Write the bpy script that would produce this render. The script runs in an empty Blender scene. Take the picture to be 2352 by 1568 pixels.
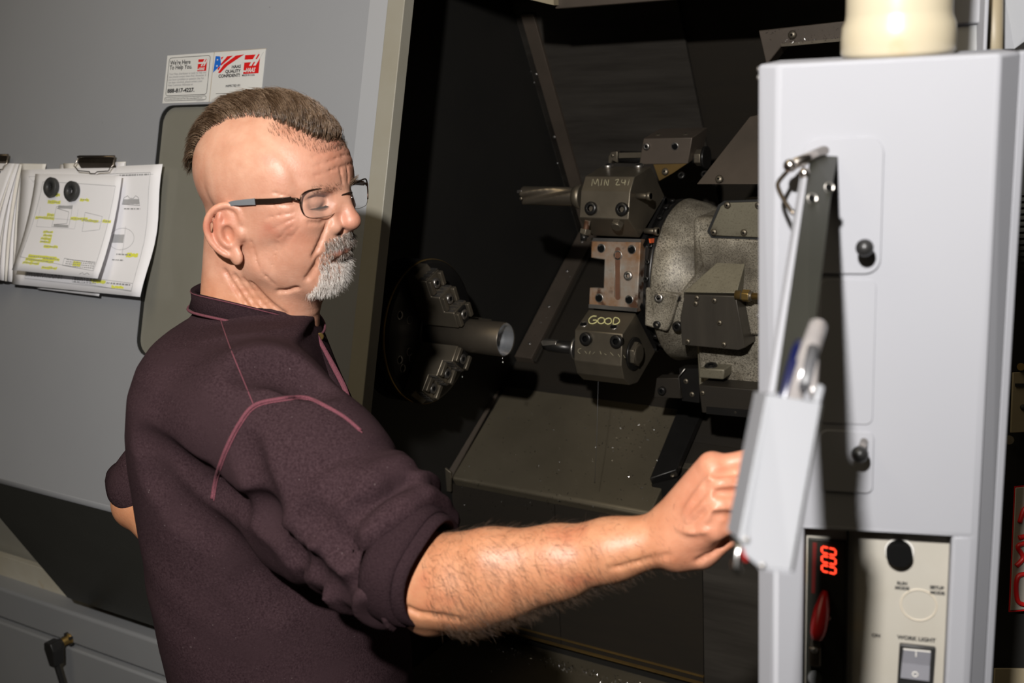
import bpy, bmesh, math, random
import numpy as np
from mathutils import Vector, Matrix, Quaternion
from mathutils.bvhtree import BVHTree
rng = np.random.default_rng(7)
random.seed(7)
scene = bpy.context.scene
COL = scene.collection

# ------------------------------------------------------------------ camera
# machine frame: X along the spindle (to the right), Y into the machine, Z up; metres
FPX = 2565.0
YAW, PIT, ROL = math.radians(33.0), math.radians(14.4), math.radians(3.2)
CAM = np.array([0.0, 0.0, 1.80])
cd = np.array([-math.sin(YAW)*math.cos(PIT), math.cos(YAW)*math.cos(PIT), -math.sin(PIT)])
r0 = np.cross(cd, [0, 0, 1.0]); r0 /= np.linalg.norm(r0)
u0 = np.cross(r0, cd)
cr = math.cos(ROL)*r0 - math.sin(ROL)*u0
cu = math.sin(ROL)*r0 + math.cos(ROL)*u0
cam_data = bpy.data.cameras.new('camera')
cam = bpy.data.objects.new('camera', cam_data)
COL.objects.link(cam)
cam.matrix_world = Matrix(((cr[0], cu[0], -cd[0], CAM[0]), (cr[1], cu[1], -cd[1], CAM[1]), (cr[2], cu[2], -cd[2], CAM[2]), (0, 0, 0, 1)))
cam_data.sensor_width = 36.0
cam_data.lens = FPX/2352.0*36.0
cam_data.clip_start = 0.02
cam_data.dof.use_dof = True
cam_data.dof.focus_distance = 1.65
cam_data.dof.aperture_fstop = 6.3
scene.camera = cam

# ------------------------------------------------------------------ light and exposure
world = bpy.data.worlds.new('world'); scene.world = world
world.use_nodes = True
world.node_tree.nodes['Background'].inputs[0].default_value = (1.0, 0.86, 0.66, 1)
world.node_tree.nodes['Background'].inputs[1].default_value = 0.012
fl = bpy.data.lights.new('camera_flash', 'SPOT')          # hand-held flash head, up and to the left of the camera
fl.energy = 250.0
fl.color = (1.0, 0.97, 0.94)
fl.shadow_soft_size = 0.03
fl.spot_size = math.radians(84); fl.spot_blend = 0.85
flash = bpy.data.objects.new('camera_flash', fl); COL.objects.link(flash)
flash.location = CAM - 0.285*cr + 0.52*cu - 0.50*cd
fl_aim = CAM + (cd + cr*((1330-1176.0)/2565) - cu*((560-784.0)/2565))*2.0
flash.rotation_mode = 'QUATERNION'
flash.rotation_quaternion = Vector(fl_aim-np.array(flash.location)).to_track_quat('-Z', 'Y')
al = bpy.data.lights.new('shop_ceiling_light', 'AREA')
al.shape = 'RECTANGLE'; al.size = 1.2; al.size_y = 3.0
al.energy = 26.0; al.color = (1.0, 0.84, 0.58)
shop = bpy.data.objects.new('shop_ceiling_light', al); COL.objects.link(shop)
shop.location = (-1.6, -0.6, 4.2); shop.rotation_euler = (math.radians(12), 0, 0)
vs = scene.view_settings
vs.view_transform = 'Standard'; vs.look = 'None'; vs.exposure = 0.0; vs.gamma = 1.0
vs.use_curve_mapping = False

# ------------------------------------------------------------------ measuring helpers (metres from lines of sight)
def ray(px, py): return cd + cr*((px-1176.0)/FPX) - cu*((py-784.0)/FPX)
def hit(px, py, p0, n):
    q = ray(px, py); n = np.asarray(n, float)
    return CAM + q*(((np.asarray(p0, float)-CAM) @ n)/(q @ n))
def PX(px, py, x): return hit(px, py, (x, 0, 0), (1, 0, 0))
def PY(px, py, y): return hit(px, py, (0, y, 0), (0, 1, 0))
def PZ(px, py, z): return hit(px, py, (0, 0, z), (0, 0, 1))
def PD(px, py, dist): return CAM + ray(px, py)*dist
def norm(v):
    v = np.asarray(v, float); return v/np.linalg.norm(v)

# ------------------------------------------------------------------ object helpers
ORG = {}
def empty(name, loc, label=None, cat=None, group=None):
    o = bpy.data.objects.new(name, None); COL.objects.link(o)
    o.location = loc; ORG[o.name] = np.asarray(loc, float); o.empty_display_size = 0.05
    tag(o, label, cat, group)
    return o
def tag(o, label=None, cat=None, group=None, kind=None):
    if label: o['label'] = label
    if cat: o['category'] = cat
    if group: o['group'] = group
    if kind: o['kind'] = kind
    return o
def link(name, me, mats, parent=None, loc=None, smooth=False):
    """me: mesh whose vertices are in world metres"""
    if not isinstance(mats, (list, tuple)): mats = [mats]
    for m in mats: me.materials.append(m)
    o = bpy.data.objects.new(name, me); COL.objects.link(o)
    if parent is not None:
        org = ORG[parent.name]; o.parent = parent
    else:
        if loc is None:
            co = np.empty(len(me.vertices)*3); me.vertices.foreach_get('co', co); co = co.reshape(-1, 3)
            loc = np.array([(co[:, 0].min()+co[:, 0].max())/2, (co[:, 1].min()+co[:, 1].max())/2, co[:, 2].min()])
        org = np.asarray(loc, float); o.location = org
    me.transform(Matrix.Translation(Vector(-org)))
    ORG[o.name] = org
    if smooth:
        me.polygons.foreach_set('use_smooth', np.ones(len(me.polygons), bool))
    return o

class MB:
    def __init__(s): s.v = []; s.f = []; s.sm = []
    def add(s, vs_, fs, smooth=False):
        b = len(s.v); s.v += [tuple(map(float, p)) for p in vs_]
        s.f += [tuple(b+i for i in f) for f in fs]; s.sm += [smooth]*len(fs); return s
    def prism(s, poly, vec, caps=True, smooth=False):
        poly = [np.asarray(p, float) for p in poly]; vec = np.asarray(vec, float); n = len(poly)
        fs = [(i, (i+1) % n, n+(i+1) % n, n+i) for i in range(n)]
        s.add(poly+[p+vec for p in poly], fs, smooth)
        if caps: s.add(poly, [tuple(range(n))[::-1]]); s.add([p+vec for p in poly], [tuple(range(n))])
        return s
    def xprism(s, yz, x0, x1): return s.prism([(x0, a, b) for a, b in yz], (x1-x0, 0, 0))
    def box(s, c, ax, ay, az):
        """c centre, half-axis vectors"""
        c, ax, ay, az = [np.asarray(q, float) for q in (c, ax, ay, az)]
        return s.prism([c-ax-ay-az, c+ax-ay-az, c+ax+ay-az, c-ax+ay-az], 2*az)
    def aabb(s, lo, hi):
        lo = np.asarray(lo, float); hi = np.asarray(hi, float); h = (hi-lo)/2
        return s.box((lo+hi)/2, (h[0], 0, 0), (0, h[1], 0), (0, 0, h[2]))
    def ring(s, c, ax, r, n=24):
        a = norm(ax); t = norm(np.cross(a, [0.3, 0.5, 0.81])); b = np.cross(a, t)
        return [np.asarray(c, float)+r*(t*math.cos(2*math.pi*i/n)+b*math.sin(2*math.pi*i/n)) for i in range(n)]
    def lathe(s, c, ax, prof, n=32, smooth=True, cap0=True, cap1=True):
        """prof: list of (distance along axis, radius)"""
        a = norm(ax); rings = [s.ring(np.asarray(c, float)+a*h, a, r, n) for h, r in prof]
        for k in range(len(rings)-1):
            s.add(rings[k]+rings[k+1], [(i, (i+1) % n, n+(i+1) % n, n+i) for i in range(n)], smooth)
        if cap0: s.add(rings[0], [tuple(range(n))[::-1]])
        if cap1: s.add(rings[-1], [tuple(range(n))])
        return s
    def cyl(s, p, q, r, r2=None, n=20, smooth=True):
        p = np.asarray(p, float); q = np.asarray(q, float); L = np.linalg.norm(q-p)
        return s.lathe(p, q-p, [(0, r), (L, r if r2 is None else r2)], n, smooth)
    def tube(s, pts, r, n=8, closed=False):
        pts = [np.asarray(p, float) for p in pts]; m = len(pts); R = r if hasattr(r, '__len__') else [r]*m
        rings = []; pt = None
        for i in range(m):
            t = norm(pts[(i+1) % m]-pts[i-1]) if (closed or 0 < i < m-1) else norm(pts[min(i+1, m-1)]-pts[max(i-1, 0)])
            if pt is None: a = norm(np.cross(t, [0.31, 0.42, 0.85]))
            else: a = norm(a-t*(a@t))
            pt = t; b = np.cross(t, a)
            rings.append([pts[i]+R[i]*(a*math.cos(2*math.pi*j/n)+b*math.sin(2*math.pi*j/n)) for j in range(n)])
        for i in range(m if closed else m-1):
            s.add(rings[i]+rings[(i+1) % m], [(j, (j+1) % n, n+(j+1) % n, n+j) for j in range(n)], True)
        if not closed:
            s.add(rings[0], [tuple(range(n))[::-1]]); s.add(rings[-1], [tuple(range(n))])
        return s
    def ball(s, c, r, n=16, m=10, ax=(0, 0, 1)):
        return s.lathe(c, ax, [(-r*math.cos(math.pi*k/m), max(r*math.sin(math.pi*k/m), 1e-5)) for k in range(m+1)], n, True)
    def holed(s, outer, inner, vec):
        """plate with a hole: outer and inner loops of equal length, extruded by vec"""
        n = len(outer); vec = np.asarray(vec, float)
        o = [np.asarray(p, float) for p in outer]; i_ = [np.asarray(p, float) for p in inner]
        q = lambda a, b: [(k, (k+1) % n, n+(k+1) % n, n+k) for k in range(n)]
        s.add(o+i_, q(0, 0)); s.add([p+vec for p in o]+[p+vec for p in i_], [f[::-1] for f in q(0, 0)])
        s.add(o+[p+vec for p in o], [f[::-1] for f in q(0, 0)]); s.add(i_+[p+vec for p in i_], q(0, 0))
        return s
    def mesh(s, name, bevel=0, seg=2):
        me = bpy.data.meshes.new(name); me.from_pydata(s.v, [], s.f)
        me.polygons.foreach_set('use_smooth', np.array(s.sm, bool))
        bm = bmesh.new(); bm.from_mesh(me)
        bmesh.ops.remove_doubles(bm, verts=bm.verts, dist=1e-6)
        bmesh.ops.recalc_face_normals(bm, faces=bm.faces)
        if bevel:
            es = [e for e in bm.edges if len(e.link_faces) == 2 and e.calc_face_angle(0) > 0.45 and not (e.link_faces[0].smooth and e.link_faces[1].smooth)]
            r = bmesh.ops.bevel(bm, geom=es, offset=bevel, offset_type='OFFSET', segments=seg, affect='EDGES', profile=0.5, clamp_overlap=True)
            for f in r['faces']: f.smooth = True
        bm.to_mesh(me); bm.free()
        return me
    def build(s, name, mats, parent=None, bevel=0, loc=None, seg=2):
        o = link(name, s.mesh(name, bevel, seg), mats, parent, loc)
        return o

def share(name, me, parent, loc, axis, scale=1.0, spin=0.0, mat=None):
    """an object that shares mesh data 'me' (built along +Z at the origin)"""
    o = bpy.data.objects.new(name, me); COL.objects.link(o)
    q = Vector((0, 0, 1)).rotation_difference(Vector(norm(axis)))
    q = q @ Quaternion((0, 0, 1), spin)
    org = ORG[parent.name] if parent is not None else np.zeros(3)
    if parent is not None: o.parent = parent
    o.location = Vector(np.asarray(loc, float)-org)
    o.rotation_mode = 'QUATERNION'; o.rotation_quaternion = q
    o.scale = (scale,)*3 if not hasattr(scale, '__len__') else scale
    ORG[o.name] = np.asarray(loc, float)
    return o

def smooth_curve(pts, n=8, closed=False):
    """Catmull-Rom through the points"""
    P = [np.asarray(p, float) for p in pts]; m = len(P); out = []
    for i in range(m if closed else m-1):
        p0 = P[i-1] if (closed or i > 0) else P[0]; p1 = P[i]; p2 = P[(i+1) % m]
        p3 = P[(i+2) % m] if (closed or i+2 < m) else P[-1]
        for k in range(n):
            t = k/n
            out.append(0.5*((2*p1)+(-p0+p2)*t+(2*p0-5*p1+4*p2-p3)*t*t+(-p0+3*p1-3*p2+p3)*t**3))
    if not closed: out.append(P[-1])
    return out

# ------------------------------------------------------------------ materials
def mat(name, c1, c2=None, rough=0.5, metal=0.0, scale=6.0, contrast=0.25, bump=0.0, bscale=60.0, stretch=None, detail=6.0,
        spec=0.5, sss=0.0, sss_r=(0.01, 0.004, 0.002), spots=None, emit=None, rough2=None, trans=0.0, alpha=1.0, coat=0.0, sheen=0.0, patches=None):
    m = bpy.data.materials.new(name); m.use_nodes = True
    nt = m.node_tree; N = nt.nodes; L = nt.links; b = N['Principled BSDF']
    b.inputs['Roughness'].default_value = rough; b.inputs['Metallic'].default_value = metal
    b.inputs['Specular IOR Level'].default_value = spec
    b.inputs['Base Color'].default_value = (*c1, 1)
    if sss: b.inputs['Subsurface Weight'].default_value = sss; b.inputs['Subsurface Radius'].default_value = sss_r; b.inputs['Subsurface Scale'].default_value = 1.0
    if trans: b.inputs['Transmission Weight'].default_value = trans
    if coat: b.inputs['Coat Weight'].default_value = coat
    if sheen: b.inputs['Sheen Weight'].default_value = sheen; b.inputs['Sheen Roughness'].default_value = 0.5
    b.inputs['Alpha'].default_value = alpha
    if emit: b.inputs['Emission Color'].default_value = (*emit[0], 1); b.inputs['Emission Strength'].default_value = emit[1]
    tc = N.new('ShaderNodeTexCoord'); src = tc.outputs['Object']
    if stretch:
        mp = N.new('ShaderNodeMapping'); mp.inputs['Scale'].default_value = stretch
        L.new(src, mp.inputs['Vector']); src = mp.outputs['Vector']
    last = None
    if c2 is not None:
        nz = N.new('ShaderNodeTexNoise'); nz.inputs['Scale'].default_value = scale; nz.inputs['Detail'].default_value = detail; nz.inputs['Roughness'].default_value = 0.6
        L.new(src, nz.inputs['Vector'])
        rp = N.new('ShaderNodeValToRGB'); rp.color_ramp.elements[0].position = 0.5-contrast; rp.color_ramp.elements[1].position = 0.5+contrast
        rp.color_ramp.elements[0].color = (*c1, 1); rp.color_ramp.elements[1].color = (*c2, 1)
        L.new(nz.outputs['Fac'], rp.inputs['Fac']); last = rp.outputs['Color']
        if rough2 is not None:
            mr = N.new('ShaderNodeMapRange'); mr.inputs['From Min'].default_value = 0.5-contrast; mr.inputs['From Max'].default_value = 0.5+contrast
            mr.inputs['To Min'].default_value = rough; mr.inputs['To Max'].default_value = rough2
            L.new(nz.outputs['Fac'], mr.inputs['Value']); L.new(mr.outputs['Result'], b.inputs['Roughness'])
    for sp in (spots or []):      # (colour, scale, threshold, softness)
        nz = N.new('ShaderNodeTexNoise'); nz.inputs['Scale'].default_value = sp[1]; nz.inputs['Detail'].default_value = 5.0
        L.new(tc.outputs['Object'], nz.inputs['Vector'])
        mr = N.new('ShaderNodeMapRange'); mr.inputs['From Min'].default_value = sp[2]; mr.inputs['From Max'].default_value = sp[2]+sp[3]
        L.new(nz.outputs['Fac'], mr.inputs['Value'])
        mx = N.new('ShaderNodeMix'); mx.data_type = 'RGBA'
        L.new(mr.outputs['Result'], mx.inputs['Factor'])
        if last is None: mx.inputs['A'].default_value = (*c1, 1)
        else: L.new(last, mx.inputs['A'])
        mx.inputs['B'].default_value = (*sp[0], 1); last = mx.outputs['Result']
    if last is not None: L.new(last, b.inputs['Base Color'])
    if bump:
        nb = N.new('ShaderNodeTexNoise'); nb.inputs['Scale'].default_value = bscale; nb.inputs['Detail'].default_value = 4.0
        L.new(src, nb.inputs['Vector'])
        bp = N.new('ShaderNodeBump'); bp.inputs['Strength'].default_value = bump; bp.inputs['Distance'].default_value = 0.004
        L.new(nb.outputs['Fac'], bp.inputs['Height']); L.new(bp.outputs['Normal'], b.inputs['Normal'])
    return m

M = {}
M['paint'] = mat('grey_door_paint', (0.28, 0.287, 0.3045), (0.301, 0.308, 0.322), .38, scale=2.2, bump=.02, bscale=220, spots=[((.10, .09, .08), 26, .76, .03)])
M['paint_low'] = mat('grey_base_paint', (.29, .298, .31), (.33, .334, .342), .32, scale=3, bump=.02, bscale=200, spots=[((.06, .055, .05), 17, .75, .03)])
M['cream'] = mat('aged_cream_trim_paint', (.335, .325, .285), (.27, .245, .185), .45, scale=4, contrast=.3, bump=.03, bscale=90, spots=[((.12, .09, .05), 60, .74, .03)])
M['cream2'] = mat('yellowed_sill_paint', (.62, .59, .50), (.50, .44, .32), .5, scale=5, spots=[((.05, .05, .04), 24, .72, .03), ((.45, .28, .10), 7, .62, .1)])
M['pend'] = mat('light_grey_pendant_paint', (.290, .293, .315), (.310, .313, .335), .6, scale=2, bump=.01, bscale=240, spec=.22)
M['gasket'] = mat('black_rubber_gasket', (.012, .012, .011), rough=.6)
M['pane'] = mat('dirty_polycarbonate_pane', (.215, .208, .175), (.18, .173, .14), .22, scale=5, contrast=.3, spots=[((.07, .06, .045), 35, .74, .03)], coat=.3)
M['under'] = mat('dark_smoked_lower_panel', (.045, .047, .043), (.060, .061, .055), .16, scale=3, rough2=.30)
M['black'] = mat('black_interior_paint', (.010, .0095, .0085), (.014, .013, .011), .55, scale=4, bump=.03, bscale=120)
M['sheet'] = mat('oily_dark_sheet_metal', (0.03691, 0.03038, 0.0228), (0.02389, 0.02025, 0.01578), .42, .35, scale=5, contrast=.3, stretch=(1, 1, 6), bump=.02, bscale=80, rough2=.58)
M['sheet_rub'] = mat('rubbed_back_panel_metal', (0.02823, 0.02431, 0.02017), (0.06515, 0.05772, 0.04823), .45, .3, scale=3.2, contrast=.26, stretch=(.8, 1, 9), rough2=.6)
M['bar'] = mat('brown_steel_strip', (0.113, 0.0872, 0.06699), (0.0754, 0.06048, 0.04628), .5, .4, scale=8, bump=.03)
M['bed'] = mat('oily_bed_cover_steel', (0.0884, 0.07469, 0.0504), (0.1664, 0.1406, 0.0966), .42, .45, scale=2.4, contrast=.25, bump=.015, bscale=60, rough2=.5)
M['steel'] = mat('machined_steel', (.30, .28, .26), (.42, .40, .37), .30, .95, scale=9, bump=.02, rough2=.42)
M['steel_d'] = mat('dark_tool_steel', (0.1281, 0.1097, 0.08282), (0.196, 0.166, 0.1218), .36, .75, scale=10, contrast=.3, bump=.03, bscale=90, rough2=.5)
M['black_ox'] = mat('black_oxide_steel', (.020, .019, .018), (.032, .030, .028), .32, .6, scale=12, bump=.02)
M['rust'] = mat('rust_stained_steel_plate', (.36, .325, .28), (.24, .125, .058), .45, .5, scale=14, contrast=.12, bump=.05, bscale=70, rough2=.65, spots=[((.09, .042, .022), 30, .58, .08), ((.40, .37, .33), 9, .60, .1)])
M['rust_dark'] = mat('dark_rust_groove', (.10, .04, .022), (.15, .07, .035), .65, .2, scale=30, bump=.05)
M['cast'] = mat('oily_cast_iron', (.42, .38, .30), (.16, .138, .10), .48, .2, scale=20, contrast=.20, detail=14, bump=.12, bscale=190, spots=[((.07, .058, .042), 430, .47, .16), ((.055, .045, .032), 7, .50, .22)])
M['cast_flat'] = mat('oily_cast_iron_face', (.150, .134, .095), (.215, .195, .14), .42, .3, scale=9, contrast=.2, bump=.08, bscale=170, spots=[((.06, .05, .034), 12, .56, .15), ((.10, .085, .06), 300, .55, .2)])
M['cast_dark'] = mat('oil_blackened_plate', (0.0551, 0.04785, 0.03915), (0.07975, 0.0696, 0.0551), .35, .4, scale=5, stretch=(6, 1, 1), bump=.04)
M['gold'] = mat('amber_steel', (.24, .15, .05), (.13, .085, .03), .4, .6, scale=12)
M['brass'] = mat('brass_fitting', (.62, .42, .15), (.50, .32, .10), .32, .9, scale=20)
M['chalk'] = mat('yellow_paint_marker', (.72, .68, .30), (.55, .52, .26), .8, scale=60)
M['chalk_dim'] = mat('worn_tan_marker', (.30, .27, .17), (.17, .15, .10), .8, scale=90, contrast=.15)
M['orange'] = mat('orange_paint_mark', (.80, .12, .03), rough=.6)
M['hole'] = mat('dark_hole', (.003, .003, .003), rough=.9, spec=.1)
M['chrome'] = mat('polished_bore_steel', (.66, .68, .72), (.80, .82, .85), .25, .88, scale=6, stretch=(40, 1, 1))
M['chip'] = mat('bright_metal_chips', (.75, .74, .72), (.5, .49, .47), .22, 1.0, scale=90)
M['tube'] = mat('grey_steel_bar_stock', (0.08294, 0.07032, 0.05481), (0.1432, 0.1195, 0.09131), .42, .7, scale=10, contrast=.3, bump=.02)
M['paper'] = mat('white_paper', (.90, .89, .92), (.86, .85, .87), .75, scale=4)
M['paper2'] = mat('worn_off_white_paper', (.86, .84, .80), (.74, .70, .63), .8, scale=7, contrast=.3)
M['ink'] = mat('grey_print', (.30, .30, .31), rough=.8)
M['ink_k'] = mat('black_print', (.02, .02, .02), rough=.7)
M['ink_l'] = mat('pale_grey_hatch', (.42, .42, .43), rough=.8)
M['hl'] = mat('yellow_highlighter', (.80, .80, .07), (.74, .76, .14), .75, scale=60)
M['stick'] = mat('white_vinyl_sticker', (0.663, 0.663, 0.646), (0.612, 0.6035, 0.578), .4, scale=5)
M['stick_edge'] = mat('brown_grimy_edge', (.28, .20, .12), (.45, .40, .32), .7, scale=80)
M['red'] = mat('red_print', (.62, .012, .012), rough=.4)
M['blue'] = mat('blue_print', (.012, .13, .55), rough=.4)
M['nickel'] = mat('nickel_wire', (.55, .50, .45), rough=.22, metal=1.0)
M['clip_k'] = mat('dark_clip_steel', (.09, .075, .06), (.16, .13, .10), .28, .9, scale=30)
M['magnet'] = mat('black_ferrite_magnet', (.030, .030, .031), (.05, .05, .05), .5, scale=30)
M['plastic_k'] = mat('black_plastic', (.014, .014, .014), (.022, .021, .020), .4, scale=20)
M['beige'] = mat('yellowed_beige_plastic', (0.495, 0.4425, 0.33), (0.435, 0.3675, 0.2475), .30, scale=6, contrast=.35, spots=[((.42, .31, .16), 9, .64, .1)], coat=.4)
M['legend'] = mat('aged_legend_plate', (0.3472, 0.3162, 0.2604), (0.4092, 0.3906, 0.3472), .5, scale=7, contrast=.3, spots=[((.50, .36, .20), 9, .6, .15)])
M['legend_rim'] = mat('pale_plate_rim', (.62, .60, .56), rough=.5)
M['dim'] = mat('worn_plate_emboss', (.46, .41, .33), rough=.5)
M['holder'] = mat('dark_olive_sheet_metal', (.020, .020, .016), (.026, .026, .021), .4, .2, scale=6)
M['tray'] = mat('shaded_grey_tray', (.20, .205, .22), (.22, .225, .24), .45, scale=3)  # pendant grey darkened; the tray's dimmer light is put into the colour
M['redp'] = mat('red_plastic_lever', (.42, .010, .010), (.30, .006, .006), .3, scale=12)
M['led'] = mat('red_led_segment', (.5, .02, .01), rough=.4, emit=((1.0, .055, .022), 2.6))
M['led_dim'] = mat('faint_red_led_label', (.12, .01, .008), rough=.5)
M['rocker'] = mat('smoky_rocker_plastic', (.16, .16, .18), (.22, .22, .24), .25, scale=9)
M['clear'] = mat('clear_pen_plastic', (.42, .39, .38), rough=.12, trans=.55)
M['bluepen'] = mat('dark_blue_pen_plastic', (.003, .005, .035), rough=.3)
M['felt'] = mat('grey_pen_refill', (.08, .08, .085), rough=.4)
M['tan'] = mat('tan_nameplate', (.34, .29, .19), (.28, .23, .15), .5, scale=12)
M['floor'] = mat('concrete_floor', (.10, .095, .085), (.07, .065, .06), .6, scale=4)
M['ceil'] = mat('dim_shop_wall', (.10, .095, .085), (.08, .075, .07), .8, scale=1)
# ------------------------------------------------------------------ shared small meshes (built along +Z, unit radius)
def hexpts(r, z, n=6, a0=0.0): return [(r*math.cos(2*math.pi*i/n+a0), r*math.sin(2*math.pi*i/n+a0), z) for i in range(n)]
def make_capscrew(name, m_head, m_in):
    b = MB(); n = 24
    prof = [(0, 1.0), (.85, 1.0), (1.0, .88), (1.0, .56)]
    b.lathe((0, 0, 0), (0, 0, 1), prof, n, True, True, False)
    me = b.mesh(name); me.materials.append(m_head); me.materials.append(m_in)
    bm = bmesh.new(); bm.from_mesh(me)
    top = [bm.verts.new(v) for v in hexpts(.56, 1.0, 24)]; mid = [bm.verts.new(v) for v in hexpts(.5, .98, 6)]; bot = [bm.verts.new(v) for v in hexpts(.5, .35, 6)]
    for i in range(6):
        f = bm.faces.new((mid[i], mid[(i+1) % 6], bot[(i+1) % 6], bot[i])); f.material_index = 1
    f = bm.faces.new(bot); f.material_index = 1
    for i in range(6):
        for k in range(4):
            a = top[(i*4+k) % 24]; c = top[(i*4+k+1) % 24]
            bm.faces.new((a, c, mid[i] if k < 2 else mid[(i+1) % 6]))
        bm.faces.new((top[i*4+2], mid[(i+1) % 6], mid[i]))
    bm.to_mesh(me); bm.free()
    return me
def make_hexbolt(name, m_):
    b = MB(); b.prism(hexpts(1, 0), (0, 0, .55)); b.lathe((0, 0, 0), (0, 0, 1), [(.55, .86), (.66, .72)], 18, True)
    me = b.mesh(name, .06); me.materials.append(m_); return me
def make_dome(name, m_, m2=None):
    b = MB(); b.lathe((0, 0, 0), (0, 0, 1), [(0, 1.0), (.25, .97), (.45, .8), (.58, .5), (.62, .28)], 18, True, True, m2 is None)
    me = b.mesh(name); me.materials.append(m_)
    if m2:
        me.materials.append(m2); bm = bmesh.new(); bm.from_mesh(me)
        a = [bm.verts.new(v) for v in hexpts(.28, .62, 6)]; c = [bm.verts.new(v) for v in hexpts(.28, .3, 6)]
        for i in range(6):
            f = bm.faces.new((a[i], a[(i+1) % 6], c[(i+1) % 6], c[i])); f.material_index = 1
        f = bm.faces.new(c); f.material_index = 1
        bm.to_mesh(me); bm.free()
    return me
def make_hole(name, m_rim, m_in):
    """a threaded hole: a thin rim ring with a dark recessed bore (a short cup)"""
    b = MB(); b.lathe((0, 0, 0), (0, 0, 1), [(0.02, 1.12), (.12, 1.06), (.10, .95)], 20, True, False, False)
    me = b.mesh(name); me.materials.append(m_rim); me.materials.append(m_in)
    bm = bmesh.new(); bm.from_mesh(me)
    a = [bm.verts.new(v) for v in hexpts(.96, .10, 20)]; c = [bm.verts.new(v) for v in hexpts(.7, .03, 20)]
    for i in range(20):
        f = bm.faces.new((a[i], a[(i+1) % 20], c[(i+1) % 20], c[i])); f.material_index = 0 if i < 8 else 1  # bright arc and black rest paint a lit and a shaded bore wall
    f = bm.faces.new(c); f.material_index = 1
    bm.to_mesh(me); bm.free(); return me
CAPS = make_capscrew('cap_screw', M['black_ox'], M['hole'])
CAPS_S = make_capscrew('steel_cap_screw', M['steel'], M['hole'])
HEXB = make_hexbolt('hex_bolt', M['steel_d'])
DOME = make_dome('button_screw', M['steel_d'], M['hole'])
RIVET = make_dome('rivet', M['steel'])
THOLE = make_hole('threaded_hole', M['steel'], M['hole'])

def text_mesh(s, size, org, right, up, lift=0.0004, align='LEFT', xs=1.0, bold=0.0, shear=0.0):
    cu_ = bpy.data.curves.new('t', 'FONT'); cu_.body = s; cu_.size = size; cu_.align_x = align; cu_.resolution_u = 3
    cu_.offset = bold; cu_.shear = shear; cu_.fill_mode = 'FRONT'
    o = bpy.data.objects.new('t', cu_); COL.objects.link(o)
    dg = bpy.context.evaluated_depsgraph_get()
    me = bpy.data.meshes.new_from_object(o.evaluated_get(dg))
    bpy.data.objects.remove(o); bpy.data.curves.remove(cu_)
    right = norm(right); up = norm(up); nn = np.cross(right, up)
    co = np.empty(len(me.vertices)*3); me.vertices.foreach_get('co', co); co = co.reshape(-1, 3)
    w = np.asarray(org, float)+co[:, :1]*right*xs+co[:, 1:2]*up+nn*lift
    me.vertices.foreach_set('co', w.ravel()); me.update(); me.materials.clear()
    return me
def lettering(s, size, org, right, up, m, parent, **k):
    return link('lettering', text_mesh(s, size, org, right, up, **k), m, parent)

# ------------------------------------------------------------------ sliding door (leans back 17 degrees)
TD = math.radians(17)
ex = np.array([1.0, 0, 0]); eu = np.array([0, math.sin(TD), math.cos(TD)]); en = np.array([0, -math.cos(TD), math.sin(TD)])
B0 = hit(150, 1135, PY(500, 500, 1.55), en); B0[0] = 0
def DP(px, py, o=0.0): return hit(px, py, B0+en*o, en)
def XS(p): return np.array([p[0], (p-B0) @ eu])
def DQ(x, s, o=0.0): return B0+ex*x+eu*s+en*o
door = empty('sliding_door', DQ(-1.9, 0), 'grey sliding machine door with recessed window, papers clipped on it', 'door')
xr = -1.352; xe = -1.278; xl = -2.85; stop = 1.36
wl, wt = XS(DP(356, 243)); wb = XS(DP(298, 812))[1]; wl = -1.889; wr = -1.50
def rrect(x0, x1, s0, s1, r, k=6):
    pts = []
    for cx, cy, a0 in ((x1-r, s1-r, 0), (x0+r, s1-r, 90), (x0+r, s0+r, 180), (x1-r, s0+r, 270)):
        for i in range(k+1):
            a = math.radians(a0+90*i/k); pts.append((cx+r*math.cos(a), cy+r*math.sin(a)))
    return pts
inner = rrect(wl, wr, wb, wt, .035)
sm = (wb+wt)/2
half = len(inner)//2
up_in = inner[:half]; lo_in = inner[half:]
panel = MB()
panel.prism([DQ(x, s) for x, s in [(xl, sm), (xl, stop), (xr, stop), (xr, sm), (wr, sm)]+up_in+[(wl, sm)]], -en*.012)
panel.prism([DQ(x, s) for x, s in [(xr, sm), (xr, 0.0), (xl, 0.0), (xl, sm), (wl, sm)]+lo_in+[(wr, sm)]], -en*.012)
# folded right-hand edge of the panel
panel.prism([DQ(xr, 0), DQ(xr+.035, 0, -.012), DQ(xr+.035, 0, -.024), DQ(xr, 0, -.012)], eu*stop)
panel.build('door_panel', M['paint'], door)
MB().prism([DQ(xr+.033, 0, -.010), DQ(xe, 0, -.008), DQ(xe, 0, -.036), DQ(xr+.033, 0, -.034)], eu*stop).build('door_edge_trim', M['cream'], door, bevel=.0015)
g2 = rrect(wl+.0022, wr-.0022, wb+.0022, wt-.0022, .034); g1 = rrect(wl-.001, wr+.001, wb-.001, wt+.001, .036)
MB().holed([DQ(x, s, -.002) for x, s in g1], [DQ(x, s, -.002) for x, s in g2], -en*.0075).build('window_gasket', M['gasket'], door)
MB().prism([DQ(x, s, -.0095) for x, s in rrect(wl-.004, wr+.004, wb-.004, wt+.004, .036)], -en*.005).build('window_pane', M['pane'], door)
# lower panel folded back under the door
T2 = math.radians(27); n2 = np.array([0, -math.cos(T2), -math.sin(T2)]); d2 = np.array([0, math.sin(T2), -math.cos(T2)])
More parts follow.
